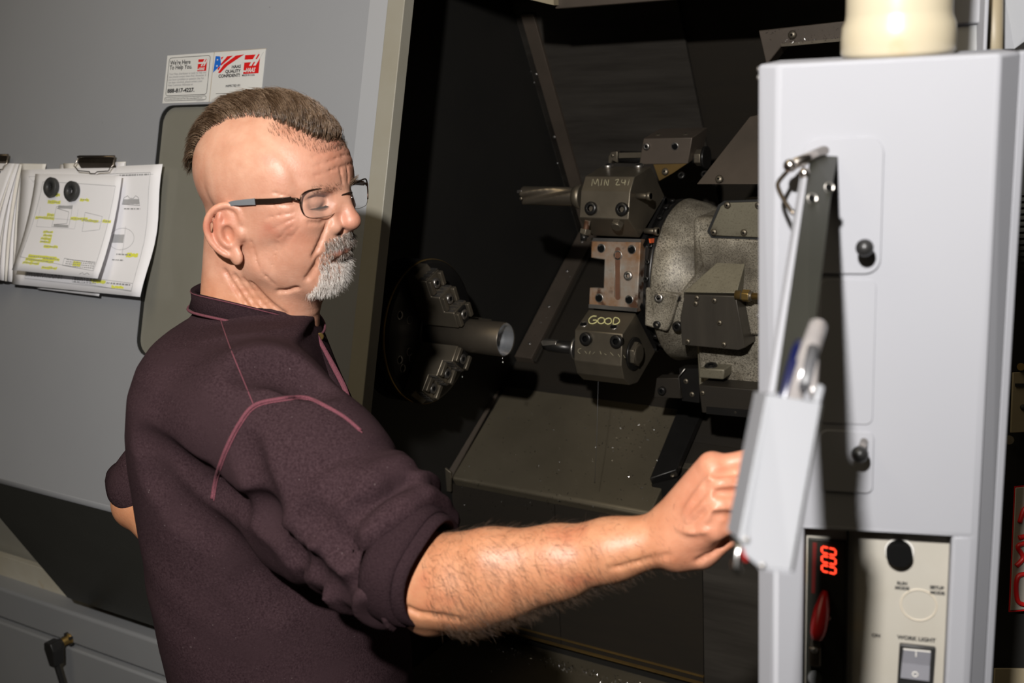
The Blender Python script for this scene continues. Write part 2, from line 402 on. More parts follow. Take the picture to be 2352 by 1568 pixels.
# rounded fold, then the dark panel
Rf = .022; ang = TD+T2
fold = []
for k in range(9):
    t = k/8; a = t*ang; fold.append(-(1-math.cos(a)) * Rf)   # depth behind the door plane
def fp(t, off=0.0):
    a = t*ang; c = DQ(0, 0)-en*Rf
    return c+(en*math.cos(a)-eu*math.sin(a))*(Rf+off)
cs = [fp(k/8) for k in range(9)]
bk = [fp(k/8, -.012) for k in range(8, -1, -1)]
fb = MB(); fb.prism([p+ex*xl for p in cs+bk], ex*(xr-xl), smooth=True); fb.build('door_fold', M['paint'], door)
q0 = fp(1.0)
pb = hit(155, 1372, q0, n2); lowL = (pb-q0) @ d2; xu0 = pb[0]; xu1 = -1.36
lo = MB(); lo.prism([q0+ex*xu0, q0+d2*lowL+ex*xu0, q0+d2*lowL-n2*.02+ex*xu0, q0-n2*.02+ex*xu0], ex*(xu1-xu0)); lo.build('lower_door_panel', M['under'], door)

# ------------------------------------------------------------------ machine base below the door
base = empty('wall_front', (-1.9, 1.62, 0.0)); tag(base, kind='structure')
yb = 1.62
z_hi = PY(95, 1383, yb)[2]; z_seam = PY(158, 1480, yb)[2]
b = MB(); b.aabb((-3.2, yb, z_seam+.006), (-1.54, yb+.30, z_hi)); b.build('base_panel', M['paint_low'], base, bevel=.009, seg=4)
b = MB(); b.aabb((-3.2, yb-.006, -.05), (-1.54, yb+.30, z_seam-.004)); b.build('base_panel', M['paint_low'], base, bevel=.006)
MB().aabb((-3.2, yb+.02, z_seam-.02), (-1.54, yb+.28, z_seam+.02)).build('seam_backing', M['black'], base)
# sill strip behind the door foot and the wall below it
zc0 = PY(0, 1324, yb+.055)[2]; zc1 = PY(0, 1272, yb+.06)[2]
MB().aabb((-3.2, yb+.055, z_hi-.01), (-1.54, yb+.075, zc1)).build('sill_strip', M['cream2'], base, bevel=.002)
MB().aabb((-3.4, yb+.085, z_hi), (xu0+.3, yb+.10, 1.1)).build('rear_panel', M['cream'], base)
# connector and cable on the base
cc = empty('cable_connector', PY(150, 1470, yb-.02), 'black right angle plug on brass socket, cable hanging from grey base', 'connector')
pc = PY(160, 1466, yb); 
MB().lathe(pc, (0, -1, 0), [(0, .016), (.004, .016), (.004, .0115), (.034, .0115)], 24).build('brass_collar', M['brass'], cc)
p1 = pc+np.array([-.004, -.030, 0])
q1 = PY(130, 1478, yb-.055)
b = MB(); b.cyl(pc+np.array([0, -.026, 0]), pc+np.array([0, -.062, -.001]), .0145)
b.prism([pc+np.array([dx, -.034, dz]) for dx, dz in ((-.017, .016), (.012, .018), (.020, -.004), (.014, -.034), (.010, -.052), (-.010, -.052), (-.014, -.034), (-.021, -.004))], (0, -.032, 0))
b.build('plug_body', M['plastic_k'], cc, bevel=.003)
for k in range(5):
    a = 2*math.pi*k/5+.5
    pc2 = pc+np.array([.016*math.cos(a), -.006, .016*math.sin(a)])
    MB().box(pc2, (.003, 0, 0), (0, .005, 0), (0, 0, .003)).build('collar_lug', M['plastic_k'], cc)
st = pc+np.array([0, -.05, -.045])
cab = smooth_curve([st, st+np.array([.004, 0, -.03]), st+np.array([.018, .004, -.12]), st+np.array([.045, .01, -.26]), st+np.array([.05, .02, -.40])], 8)
MB().tube(cab, .0075, 12).build('cable', M['plastic_k'], cc)

# ------------------------------------------------------------------ inside the machine: left wall, back panels, roof
XW = -1.52
wl_ = [PX(*q, XW) for q in ((1220, 140), (1335, 540), (1185, 830), (1145, 900), (1030, 1095))]
A_, Bk, Cc, Dd, Ee = [(p[1], p[2]) for p in wl_]
def ext(p, q, t): return (p[0]+(q[0]-p[0])*t, p[1]+(q[1]-p[1])*t)
Atop = ext(Bk, A_, 1.35)
Efront = Ee
wleft = MB()
wleft.xprism([(1.765, 2.05), (Atop[0]+.02, 2.05), (Bk[0]+.06, Bk[1]), (Ee[0]+.05, Ee[1]-.05), (Ee[0], .40), (1.70, .40), (1.455, .93)], XW, XW-.02)
o = wleft.build('wall_left', M['black']); tag(o, kind='structure')
back = empty('wall_back', (-.9, Bk[0], .8)); tag(back, kind='structure')
XR = .35
# upper back panel: rubbed sheet, gap, second sheet
ub = norm(np.array([0, A_[0]-Bk[0], A_[1]-Bk[1]])); un = norm(np.cross(ub, ex)); un = un if un[1] < 0 else -un
def UB(px, py, o=0.0): return hit(px, py, np.array([0, Bk[0], Bk[1]])+un*o, un)
x1 = UB(1600, 200)[0]; x2 = UB(1652, 200)[0]
lenu = np.linalg.norm(np.array(Atop)-np.array(Bk))
def upanel(xa, xb, o, m, name='back_panel', s0=0.0, s1=None):
    p = np.array([0, Bk[0], Bk[1]])+un*o; s1 = s1 or lenu
    return MB().prism([p+ex*xa+ub*s0, p+ex*xb+ub*s0, p+ex*xb+ub*s1, p+ex*xa+ub*s1], -un*.008).build(name, m, back)
upanel(XW, x1, 0.012, M['sheet_rub']); upanel(x1-.01, XR, -.012, M['sheet'])
# lower slanted way cover behind the spindle
lb = norm(np.array([0, Cc[0]-Bk[0], Cc[1]-Bk[1]])); ln = norm(np.cross(lb, ex)); ln = ln if ln[1] < 0 else -ln
p = np.array([0, Bk[0], Bk[1]]); ll = np.linalg.norm(np.array(Bk)-np.array(Dd))+.06
MB().prism([p+ex*XW, p+ex*XR, p+ex*XR+lb*ll, p+ex*XW+lb*ll], -ln*.008).build('slant_panel', M['sheet'], back)
# strips along the left edge of the panels
def strip(pa, pb_, nn, w0, w1, th, name='edge_strip', m=None):
    pa = np.array([XW, *pa]); pb_ = np.array([XW, *pb_])
    return MB().prism([pa+ex*w0, pa+ex*w1, pb_+ex*w1, pb_+ex*w0], nn*th).build(name, m or M['bar'], back, bevel=.001)
xs_ = UB(1262, 140)[0]
strip(ext(A_, Bk, -.25), ext(A_, Bk, .98), un, .022, .058, .022)
strip(ext(A_, Bk, -.25), ext(A_, Bk, .98), un, .0, .022, .012, m=M['sheet'])
strip(ext(Bk, Cc, .02), ext(Bk, Cc, 1.0), ln, .004, .056, .022)
strip(ext(Bk, Cc, .02), ext(Bk, Cc, 1.0), ln, .056, .066, .012, m=M['sheet'])
for t in (.06, .40, .74): share('rivet', RIVET, back, np.array([XW+.012, *ext(A_, Bk, t)])+un*.012, un, .0045)
for t in (.10, .34, .62, .9): share('rivet', RIVET, back, np.array([XW+.03, *ext(Bk, Cc, t)])+ln*.022, ln, .0045)
# roof and header
roof = empty('ceiling', (-.6, 1.9, 1.9)); tag(roof, kind='structure')
MB().aabb((-1.6, 1.66, 2.06), (.5, 3.0, 2.08)).build('roof_sheet', M['black'], roof)
MB().aabb((-1.30, 1.66, 2.03), (.5, 1.70, 2.30)).build('front_header', M['paint'], roof)
xh = PY(1275, 18, 2.12)[0]; zh = PY(1425, 9, 2.12)[2]
MB().aabb((xh, 2.12, zh), (.4, 2.16, 2.07)).build('roof_rail', M['bar'], roof, bevel=.002)
p = PY(1205, -4, 2.05); q = PY(1272, 12, 2.10)
MB().prism([p, q, q+np.array([0, 0, .05]), p+np.array([0, 0, .05])], (0, .03, 0)).build('roof_bracket', M['tan'], roof)
# beam high at the right rear
bq = empty('rear_beam', PY(1840, 90, 2.35), 'dark oily rear beam with bright chips, above pendant top', 'machine part')
f = [PY(x, y, 2.30) for x, y in ((1742, 70), (1950, 47), (1950, 92), (1795, 106), (1760, 150))]
MB().prism(f, (0, .05, 0)).build('beam_body', M['bar'], bq, bevel=.002)
MB().prism([PY(x, y, 2.285) for x, y in ((1793, 100), (1950, 86), (1950, 93), (1795, 107))], (0, .012, 0)).build('beam_lip', M['steel_d'], bq)
share('bolt', DOME, bq, PY(1820, 80, 2.298), (0, -1, 0), .009)

# ------------------------------------------------------------------ bed cover, skirt, tray
bd = norm(np.array([0, Ee[0]-Dd[0], Ee[1]-Dd[1]])); bn = norm(np.cross(bd, ex)); bn = bn if bn[2] > 0 else -bn
E3 = np.array([0, *Ee])
def BP(px, py, o=0.0): return hit(px, py, E3+bn*o, bn)
bxr = BP(1500, 1165)[0]; bx0 = BP(1036, 1100)[0]
bed = empty('bed_cover', E3+ex*(bx0+.3), 'sloping oily steel bed cover scattered with bright chips', 'machine cover')
blen = 0.30
t0 = E3
cs = [t0-bd*blen, t0-bd*.006, t0+bd*.002-bn*.004, t0+bd*.003-bn*.030, t0-bd*.010-bn*.034, t0-bd*blen-bn*.012]
MB().prism([c+ex*bx0 for c in cs], ex*(bxr-bx0)).build('cover_plate', M['bed'], bed, bevel=.003)
# left flange with folded end
l0 = BP(1036, 1098, .002); 
fl_ = [BP(1147, 898, .004), BP(1036, 1098, .004)]
MB().prism([fl_[0], fl_[1], fl_[1]-ex*.020+bn*.012, fl_[0]-ex*.016+bn*.012], -bn*.004).build('side_flange', M['bar'], bed)
e1 = [BP(*q, .004) for q in ((1035, 1080), (1022, 1080), (978, 1056))]
yy = fl_[1][1]-.004
en_ = [PY(*q, yy) for q in ((976, 1055), (1005, 1060), (1035, 1085), (1035, 1130), (975, 1118))]
MB().prism(en_, (0, .006, 0)).build('end_bracket', M['steel_d'], bed, bevel=.001)
share('bolt', DOME, bed, PY(995, 1091, yy), (0, -1, 0), .004)
# channel on the right of the plate
c0 = BP(1502, 1110); c1 = BP(1606, 950); c2 = BP(1556, 1104); 
ch = MB(); ch.prism([BP(1497, 1112, .0), BP(1558, 1092, .0), BP(1640, 905, .0), BP(1580, 905, .0)], bn*.02)
ch.build('side_channel', M['black_ox'], bed, bevel=.002)
yq = BP(1500, 1112)[1]-.006
MB().prism([PY(*q, yq) for q in ((1496, 1112), (1556, 1098), (1548, 1150), (1510, 1152))], (0, .02, 0)).build('channel_end', M['black_ox'], bed)
share('bolt', DOME, bed, BP(1545, 1092, .02), bn, .005)
# right-hand lower steps
step = empty('way_cover', BP(1660, 1000), 'dark stepped way cover right of the bed plate behind the hand', 'machine cover')
MB().prism([BP(*q, -.012) for q in ((1612, 958), (1800, 985), (1800, 1085), (1564, 1060))], -bn*.01).build('cover_plate', M['sheet'], step, bevel=.001)
MB().prism([BP(*q, -.014) for q in ((1564, 1060), (1800, 1086), (1800, 1098), (1562, 1074))], -bn*.02).build('cover_plate', M['steel_d'], step, bevel=.002)
MB().prism([BP(*q, -.03) for q in ((1560, 1076), (1800, 1104), (1800, 1150), (1548, 1122))], -bn*.01).build('cover_plate', M['sheet'], step)
MB().prism([BP(*q, -.032) for q in ((1548, 1122), (1800, 1150), (1800, 1166), (1540, 1140))], -bn*.02).build('cover_plate', M['steel_d'], step, bevel=.002)
# skirt below the bed
ys = Ee[0]+.01
skirt = empty('trim_1', (-1.0, ys, .4)); tag(skirt, kind='structure')
xa_ = PY(1290, 1500, ys)[0]; xb_ = PY(1615, 1400, ys)[0]
zt = Ee[1]-.02; zb = PY(1400, 1500, ys)[2]
for (a0, a1, m_) in ((XW, xa_-.001, 'sheet'), (xa_+.001, xb_-.001, 'sheet'), (xb_+.001, .3, 'sheet_rub')):
    MB().aabb((a0, ys, zb-.02), (a1, ys+.012, zt)).build('skirt_panel', M[m_], skirt)
MB().aabb((XW, ys+.014, zb-.05), (.3, ys+.02, zt)).build('skirt_backing', M['black'], skirt)
for dz, dy in ((0.004, -.004), (-.010, -.012)):
    zz = PY(1400, 1499, ys)[2]+dz
    MB().aabb((XW, ys+dy, zz-.0016), (xb_, ys+dy+.008, zz+.0016)).build('brass_rail', M['gold'], skirt)
ztr = zb-.045
fl_o = MB().aabb((XW, 1.42, ztr-.01), (.3, ys+.02, ztr)).build('floor', M['bed']); tag(fl_o, kind='structure')
fr = MB().aabb((-4, -1.2, -.06), (1.5, 3.2, -.05)).build('floor', M['floor']); tag(fr, kind='structure')
# front sill of the machine opening (behind the person)
MB().aabb((-1.50, 1.43, ztr-.25), (.2, 1.48, ztr+.02)).build('front_sill', M['black'], base)

# chips: on the bed cover, in the tray and on ledges (countless)
def chips(name, pts, nrm, label, size=(.0010, .0026)):
    V = []; Fc = []
    for p, n_ in zip(pts, nrm):
        s = rng.uniform(*size); a = norm(rng.normal(size=3)); t = norm(np.cross(a, rng.normal(size=3)))
        l = s*rng.uniform(.8, 2.4); w = s*.5
        i = len(V); c = np.asarray(p)+np.asarray(n_)*s*.5
        bq_ = np.cross(a, t)
        V += [c+a*l, c+t*w, c+bq_*w, c-a*l*.8+t*w*.6]
        Fc += [(i, i+1, i+2), (i, i+2, i+3), (i, i+3, i+1), (i+1, i+3, i+2)]
    me = bpy.data.meshes.new(name); me.from_pydata([tuple(v) for v in V], [], Fc)
    o = link(name, me, M['chip']); tag(o, label, 'metal chips', kind='stuff'); return o
P = []; Nn = []
for _ in range(330):
    P.append(BP(rng.uniform(1060, 1540), rng.uniform(930, 1170), .0005)); Nn.append(bn)
for _ in range(90):
    P.append(BP(rng.normal(1490, 38), rng.normal(985, 26), .0005)); Nn.append(bn)
for _ in range(40):
    P.append(BP(rng.normal(1420, 25), rng.normal(1030, 22), .0005)); Nn.append(bn)
chips('metal_chips', [p for p in P if bx0+.01 < p[0] < bxr-.005], Nn, 'tiny bright metal chips scattered over the bed cover', (.0010, .0026))
P = []; Nn = []
for _ in range(520):
    t = rng.uniform(0, 1); x = -1.40+t*.62
    P.append((x, ys-.035+rng.normal(0, .010), ztr+.0005)); Nn.append((0, 0, 1))
for _ in range(120):
    P.append((rng.uniform(-1.45, -.8), rng.uniform(1.6, ys-.03), ztr+.0005)); Nn.append((0, 0, 1))
chips('metal_chips', P, Nn, 'bright swarf lying along the tray below the skirt', (.001, .0032))
P = []; Nn = []
for _ in range(90):
    t = rng.uniform(0, 1); P.append(PY(1795+t*150, 98-13*t+rng.normal(0, 3), 2.284)); Nn.append((0, -1, 0))
for _ in range(60): P.append(PY(rng.uniform(1760, 1945), rng.uniform(60, 95), 2.299)); Nn.append((0, -1, 0))
chips('metal_chips', P, Nn, 'small bright chips stuck to the rear beam', (.0006, .0016))
P = []; Nn = []
for _ in range(70):
    t = rng.uniform(0, 1); P.append(np.array([XW+.001, *ext(A_, Bk, t)])+un*rng.uniform(.012, .014)); Nn.append(un)
for _ in range(70):
    t = rng.uniform(.02, .2); P.append(np.array([XW+rng.uniform(.0, .06), *ext(Bk, Cc, t*5)])+ln*.023); Nn.append(ln)
chips('metal_chips', P, Nn, 'fine chips clinging to the strips of the rear wall', (.0007, .0016))
# ------------------------------------------------------------------ chuck, jaws, workpiece
YC = 1.80
cf = PY(993, 762, YC)                       # centre of the chuck face
CX, CZ = cf[0], cf[2]; RC = .150
chuck = empty('lathe_chuck', (CX-.06, YC, CZ-RC), 'dark three-jaw lathe chuck with a brass coloured rim line', 'chuck')
MB().lathe((CX, YC, CZ), (-1, 0, 0), [(-.002, .05), (0, RC-.008), (.004, RC), (.075, RC), (.080, RC-.006), (.12, RC-.02)], 96).build('chuck_body', M['black_ox'], chuck)
MB().lathe((CX-.006, YC, CZ), (-1, 0, 0), [(0, RC-.002), (.0, RC+.0015), (.006, RC+.0015), (.006, RC-.002)], 96, True, False, False).build('rim_band', M['brass'], chuck)
MB().lathe((CX+.0005, YC, CZ), (1, 0, 0), [(0, .05), (.006, .05), (.006, .042), (-.02, .042)], 48, True, False, True).build('bore_ring', M['black_ox'], chuck)
for a in (150, 195, 205, 262):
    for r_ in (.085, .118):
        a_ = math.radians(a); share('threaded_hole', THOLE, chuck, (CX+.0005, YC+r_*math.cos(a_), CZ+r_*math.sin(a_)), (1, 0, 0), .008)
def jaw(ang):
    """stepped jaw: base, three steps, bolts; radial direction at angle ang in the YZ plane"""
    rd = np.array([0, math.cos(ang), math.sin(ang)]); tg = np.array([0, -math.sin(ang), math.cos(ang)])
    c = np.array([CX, YC, CZ]); hw = .024
    def pt(r, h): return c+rd*r+ex*h
    prof = [(.034, 0), (RC+.002, 0), (RC+.002, .022), (.140, .030), (.140, .047), (.104, .047), (.104, .068), (.070, .068), (.070, .092), (.034, .092)]
    b = MB(); b.prism([pt(r_, h)-tg*hw for r_, h in prof], tg*2*hw)
    j = b.build('jaw', M['steel_d'], chuck, bevel=.0018)
    # central slot channel and screws
    MB().prism([pt(r_, h)-tg*.010 for r_, h in ((.036, .0925), (.068, .0925), (.068, .0975), (.036, .0975))], tg*.02).build('step_pad', M['black_ox'], j)
    for r_, h in ((.052, .093), (.087, .069), (.123, .048)):
        share('cap_screw', CAPS_S, j, pt(r_, h-.004), ex, .0105)
        # curved bore shoulders left and right of the screw
        for s in (-1, 1):
            ar = [pt(r_, h)+rd*(.013*math.sin(t))+tg*(s*(.012+.008*math.cos(t)*0)) for t in (0,)]
            MB().box(pt(r_, h+.004)+tg*s*.019, rd*.015, ex*.0045, tg*.005).build('shoulder', M['steel_d'], j, bevel=.0015)
    # gripping serrations on the stepped faces
    for (r_, h0, h1) in ((.142, .031, .046), (.104, .049, .066), (.070, .070, .090)):
        for k in range(4):
            t = -hw+.006+k*(2*hw-.012)/3
            MB().box(pt(r_+.0008, (h0+h1)/2)+tg*t, rd*.0009, ex*(h1-h0)/2, tg*.0035).build('serration', M['steel'], j)
    return j
for a in (110, 230, 350): jaw(math.radians(a))
wp = empty('workpiece', (CX+.12, YC, CZ-.04), 'dark steel tube with bright bored end held in chuck jaws', 'workpiece')
pe = PY(1160, 779, YC); wr_ = .0345; XE = pe[0]
MB().lathe((CX+.002, YC, CZ), (1, 0, 0), [(0, wr_), (XE-CX-.002, wr_), (XE-CX, wr_-.001)], 64, True, True, False).build('tube_body', M['tube'], wp)
MB().lathe((XE-.0, YC, CZ), (-1, 0, 0), [(.002, wr_-.0008), (-.0005, wr_-.0012), (-.0005, wr_-.004), (.016, wr_-.0055), (.016, wr_-.008), (.022, wr_-.008), (.022, wr_-.012), (.05, wr_-.012)], 64, True, False, False).build('bored_end', M['chrome'], wp)
MB().lathe((XE-.05, YC, CZ), (1, 0, 0), [(0, wr_-.0122), (.001, wr_-.0122)], 48).build('bore_bottom', M['hole'], wp)
# coolant drops
dr = PY(1155, 832, YC-.01)
b = MB(); b.ball(dr, .0022, 12, 8); b.cyl(dr, dr+np.array([0, 0, .012]), .0004, n=6); tag(b.build('coolant_drop', M['chip']), 'coolant drop falling from the bored tube end', 'drop', 'coolant drops')
dr = PY(1062, 865, YC)
b = MB(); b.ball(dr, .0018, 12, 8); b.cyl(dr, dr+np.array([0, 0, .008]), .0004, n=6); tag(b.build('coolant_drop', M['chip']), 'small coolant drop under the lower chuck jaw', 'drop', 'coolant drops')
dr = PY(1333, 905, 2.0)
tag(MB().tube([PY(1374, 875, 1.96), PY(1371, 1000, 1.96), PY(1366, 1110, 1.96)], .0004, 5).build('coolant_thread', M['felt']), 'thin coolant thread running down from lower tool block', 'drip')

# ------------------------------------------------------------------ turret: octagonal disc, tool plate, housing
TY, TZ = 2.172, 1.323; XA, XB = -1.098, -.985; RT = .174
tur = empty('tool_turret', (-.9, TY, .9), 'oily cast iron tool turret with rusty empty tool station', 'tool turret')
def tp(ang, r_, t=0.0, x=0.0):
    a = math.radians(ang); return np.array([x, TY+r_*math.cos(a)-t*math.sin(a), TZ+r_*math.sin(a)+t*math.cos(a)])
def tdir(ang): a = math.radians(ang); return np.array([0, math.cos(a), math.sin(a)]), np.array([0, -math.sin(a), math.cos(a)])
oc = [tp(170+22.5+45*k, (RT-.026)/math.cos(math.radians(22.5)))[1:] for k in range(8)]
MB().xprism(oc, XA+.036, XB+.012).build('turret_disc', M['black_ox'], tur, bevel=.003)
MB().lathe((XB+.010, TY, TZ), (1, 0, 0), [(0, RT-.012), (.010, RT-.012), (.012, RT-.022), (.02, RT-.022)], 72, True).build('index_ring', M['black_ox'], tur)
for k in range(16):
    a = 100+k*12
    rd, tg = tdir(a); share('bolt', CAPS, tur, np.array([XB+.012, TY, TZ])+rd*(RT-.011), rd, .0055)
# station pads on the seven other flats
for a in (125, 215, 80, 260):
    rd, tg = tdir(a); c = tp(a, RT-.013)
    MB().prism([c+ex*x-tg*t-rd*.013 for x, t in ((XA, -.071), (XB, -.071), (XB, .071), (XA, .071))], rd*.012).build('station_pad', M['black_ox'], tur)
# rusty empty station facing the camera
rd, tg = tdir(170); pc = tp(170, RT)
def RP(px, py, o=0.0): return hit(px, py, pc+rd*o, rd)
poly = [RP(*q) for q in ((1358, 546), (1472, 549), (1463, 716), (1352, 707), (1354, 660), (1386, 662), (1388, 596), (1357, 592))]
plate = MB().prism(poly, -rd*.026).build('station_plate', M['rust'], tur, bevel=.002)
for q in ((1381, 570), (1451, 573), (1376, 684), (1445, 688)): share('threaded_hole', THOLE, plate, RP(*q), rd, .0085)
share('threaded_hole', THOLE, plate, RP(1419, 586), rd, .009)
share('cap_screw', CAPS_S, plate, RP(1446, 633, -.004), rd, .0095)
g = [RP(1419+5.8*math.cos(t)+(3-6*s)*0, 628+55*(-1 if s == 0 else 1)+5.8*math.sin(t)*(1), .0004) for s, t0_ in ((0, math.pi), (1, 0)) for t in [t0_+math.pi*k/6 for k in range(7)]]
MB().prism(g, -rd*.001).build('coolant_groove', M['rust_dark'], plate)
for s in (-1, 1):   # lips of the groove
    MB().tube([RP(1419+s*6.4, 576, .0003), RP(1418+s*6.4, 682, .0003)], .0008, 6).build('groove_lip', M['rust'], plate)
for q in ((1358, 549), ):
    pp = [RP(1358, 546, .0006), RP(1472, 549, .0006), RP(1472, 556, .0006), RP(1358, 554, .0006)]
    MB().prism(pp, -rd*.001).build('clean_edge', M['steel'], plate)
    pp = [RP(1352, 698, .0006), RP(1463, 707, .0006), RP(1463, 716, .0006), RP(1352, 707, .0006)]
    MB().prism(pp, -rd*.001).build('clean_edge', M['steel'], plate)

# tool blocks: prisms along X with their own profile
def yz(lst, x): return [tuple(PX(a, b_, x)[1:]) for a, b_ in lst]
# lower block marked GOOD
pl = yz(((1352, 710), (1320, 757), (1318, 828)), XA)
pl += [(pl[2][0]+.010, pl[2][1]-.030), (pl[2][0]+.035, pl[2][1]-.050), (pl[2][0]+.07, pl[2][1]-.055), tuple(tp(215, RT-.012, .068)[1:]), ]
gb = empty('tool_block', (-1.04, pl[2][0]+.05, pl[2][1]-.05), 'dark tool block with GOOD in yellow marker on its top', 'tool holder', 'turret tool blocks')
MB().xprism(pl, XA, XB-.004).build('block_body', M['steel_d'], gb, bevel=.002)
p0_, p1_, p2_ = [np.array([0, *q]) for q in pl[:3]]
ntop = norm(np.cross(p1_-p0_, ex)); ntop = ntop if ntop[2] > 0 else -ntop
nfr = norm(np.cross(p2_-p1_, ex)); nfr = nfr if nfr[1] < 0 else -nfr
def GT(px, py, o=0.0): return hit(px, py, p1_+ntop*o, ntop)
def GF(px, py, o=0.0): return hit(px, py, p1_+nfr*o, nfr)
for q in ((1341, 744), (1410, 750)): share('threaded_hole', THOLE, gb, GT(*q), ntop, .008)
for q in ((1350, 777), (1420, 783)): share('cap_screw', CAPS, gb, GF(*q, -.004), nfr, .0135)
upg = norm(p0_-p1_)
def stroke(pts, w, m_, parent, surf, lift=.0006, name='lettering', close=False):
    P_ = [surf(*q, lift) for q in pts]
    return MB().tube(smooth_curve(P_, 5), w, 6).build(name, m_, parent)
for gl in (((1370, 726), (1361, 726), (1353, 733), (1354, 741), (1362, 743), (1370, 739), (1370, 735), (1362, 735)),
           ((1380, 729), (1374, 733), (1374, 740), (1381, 743), (1388, 739), (1387, 731), (1380, 729)),
           ((1397, 730), (1390, 734), (1390, 741), (1397, 744), (1404, 740), (1403, 732), (1397, 730)),
           ((1408, 744), (1411, 730), (1420, 731), (1423, 738), (1416, 744), (1408, 744))):
    stroke(gl, .0011, M['chalk'], gb, GT)
for gl in (((1335, 800), (1329, 802), (1328, 808), (1333, 812)), ((1343, 806), (1348, 812)), ((1356, 806), (1353, 813)), ((1361, 813), (1366, 808)), ((1378, 806), (1381, 814)), ((1388, 812), (1393, 815)), ((1402, 809), (1409, 817)), ((1420, 813), (1424, 820)), ((1432, 815), (1436, 822))):
    stroke(gl, .0006, M['chalk_dim'], gb, GF)
bc = np.array([XB-.004, *((np.array(pl[1])+np.array(pl[3]))/2+np.array([.045, -.005]))])
share('clamp_nut', HEXB, gb, bc, ex, (.026, .026, .022))
MB().lathe(bc, ex, [(0, .034), (.004, .034)], 32).build('face_ring', M['black_ox'], gb)
# boring bar in that block
bb = empty('boring_bar', PX(1300, 790, XA-.05), 'dark boring bar with ground tip held in the lower GOOD block', 'cutting tool')
a0 = hit(1318, 797, np.array([0, bc[1]-.022, 0]), (0, 1, 0)); yb_ = bc[1]-.018
s0 = PY(1322, 800, yb_); e0 = PY(1250, 789, yb_)
MB().lathe(s0+ex*.004, ex*-1, [(0, .023), (.006, .023)], 32).build('collar', M['steel'], bb)
MB().lathe(s0, ex*-1, [(0, .0135), (s0[0]-e0[0]-.014, .0135), (s0[0]-e0[0], .009)], 28).build('shank', M['black_ox'], bb)
tipc = np.array([e0[0], yb_, s0[2]])
MB().prism([tipc+np.array(v) for v in ((.004, -.014, .002), (.036, -.014, .008), (.036, -.010, .0145), (.0, -.006, .013), (-.004, -.009, .009))], (0, .012, 0)).build('ground_tip', M['steel'], bb, bevel=.001)
# upper block
pu = yz(((1358, 541), (1330, 500), (1334, 438), (1344, 404), (1393, 384)), XA)
pu = pu[:4]+[(pu[3][0]+.075, pu[3][1]+.012), tuple(tp(125, RT-.012, -.070)[1:])]
ub_ = empty('tool_block', (-1.04, pu[1][0]+.05, pu[0][1]), 'dark upper tool block with two socket screws holding spade drill', 'tool holder', 'turret tool blocks')
MB().xprism(pu, XA, XB-.002).build('block_body', M['steel_d'], ub_, bevel=.002)
q1_, q2_, q3_ = [np.array([0, *q]) for q in pu[1:4]]
nf = norm(np.cross(q2_-q1_, ex)); nf = nf if nf[1] < 0 else -nf
nf2 = norm(np.cross(q3_-q2_, ex)); nf2 = nf2 if nf2[1] < 0 else -nf2
def UF(px, py, o=0.0): return hit(px, py, q1_+nf*o, nf)
def UF2(px, py, o=0.0): return hit(px, py, q2_+nf2*o, nf2)
for q in ((1362, 479), (1433, 481)): share('cap_screw', CAPS, ub_, UF(*q, -.005), nf, .0135)
t3 = np.array([0, *pu[4]]); nt3 = norm(np.cross(t3-q3_, ex)); nt3 = nt3 if nt3[2] > 0 else -nt3
for px_ in (1397, 1467): share('cap_screw', CAPS_S, ub_, hit(px_, 385, q3_, nt3)-nt3*.003, nt3, .0105)
for gl in (((1359, 427), (1362, 411), (1367, 423), (1373, 411), (1375, 427)), ((1380, 426), (1383, 411)), ((1388, 426), (1390, 412), (1396, 426), (1398, 412)), ((1413, 414), (1421, 412), (1415, 424), (1424, 424)), ((1429, 412), (1428, 419), (1436, 419), (1436, 412), (1435, 425)), ((1446, 412), (1442, 426))):
    stroke(gl, .0010, M['chalk_dim'], ub_, UF2)
nb = np.array([0, *pu[0]])
nbn = norm(np.cross(nb-q1_, ex)); nbn = nbn if nbn[2] < 0 else -nbn
cb = hit(1418, 515, q1_, nbn); share('hex_bolt', HEXB, ub_, hit(1420, 512, q1_, nbn), nbn+np.array([0, -.3, 0]), (.013, .013, .020))
ja = hit(1350, 506, q1_, nbn); jd = norm(np.array([-.15, -.25, -1.0]))
MB().cyl(ja, ja+jd*.034, .006).build('jack_stud', M['rust'], ub_)
share('jack_nut', HEXB, ub_, ja+jd*.018, jd, (.0125, .0125, .018))
MB().cyl(ja+jd*.03, ja+jd*.042, .009, .006).build('stud_tip', M['black_ox'], ub_)
rb = np.array([XB-.002, q2_[1]+.03, q2_[2]-.012])
for dz, dy in ((.0, .0), (-.075, .03)):
    MB().cyl(rb+np.array([0, dy, dz]), rb+np.array([.03, dy, dz]), .006).build('side_screw', M['steel_d'], ub_)
    MB().cyl(rb+np.array([.022, dy, dz]), rb+np.array([.030, dy, dz]), .0085).build('side_screw', M['steel_d'], ub_)
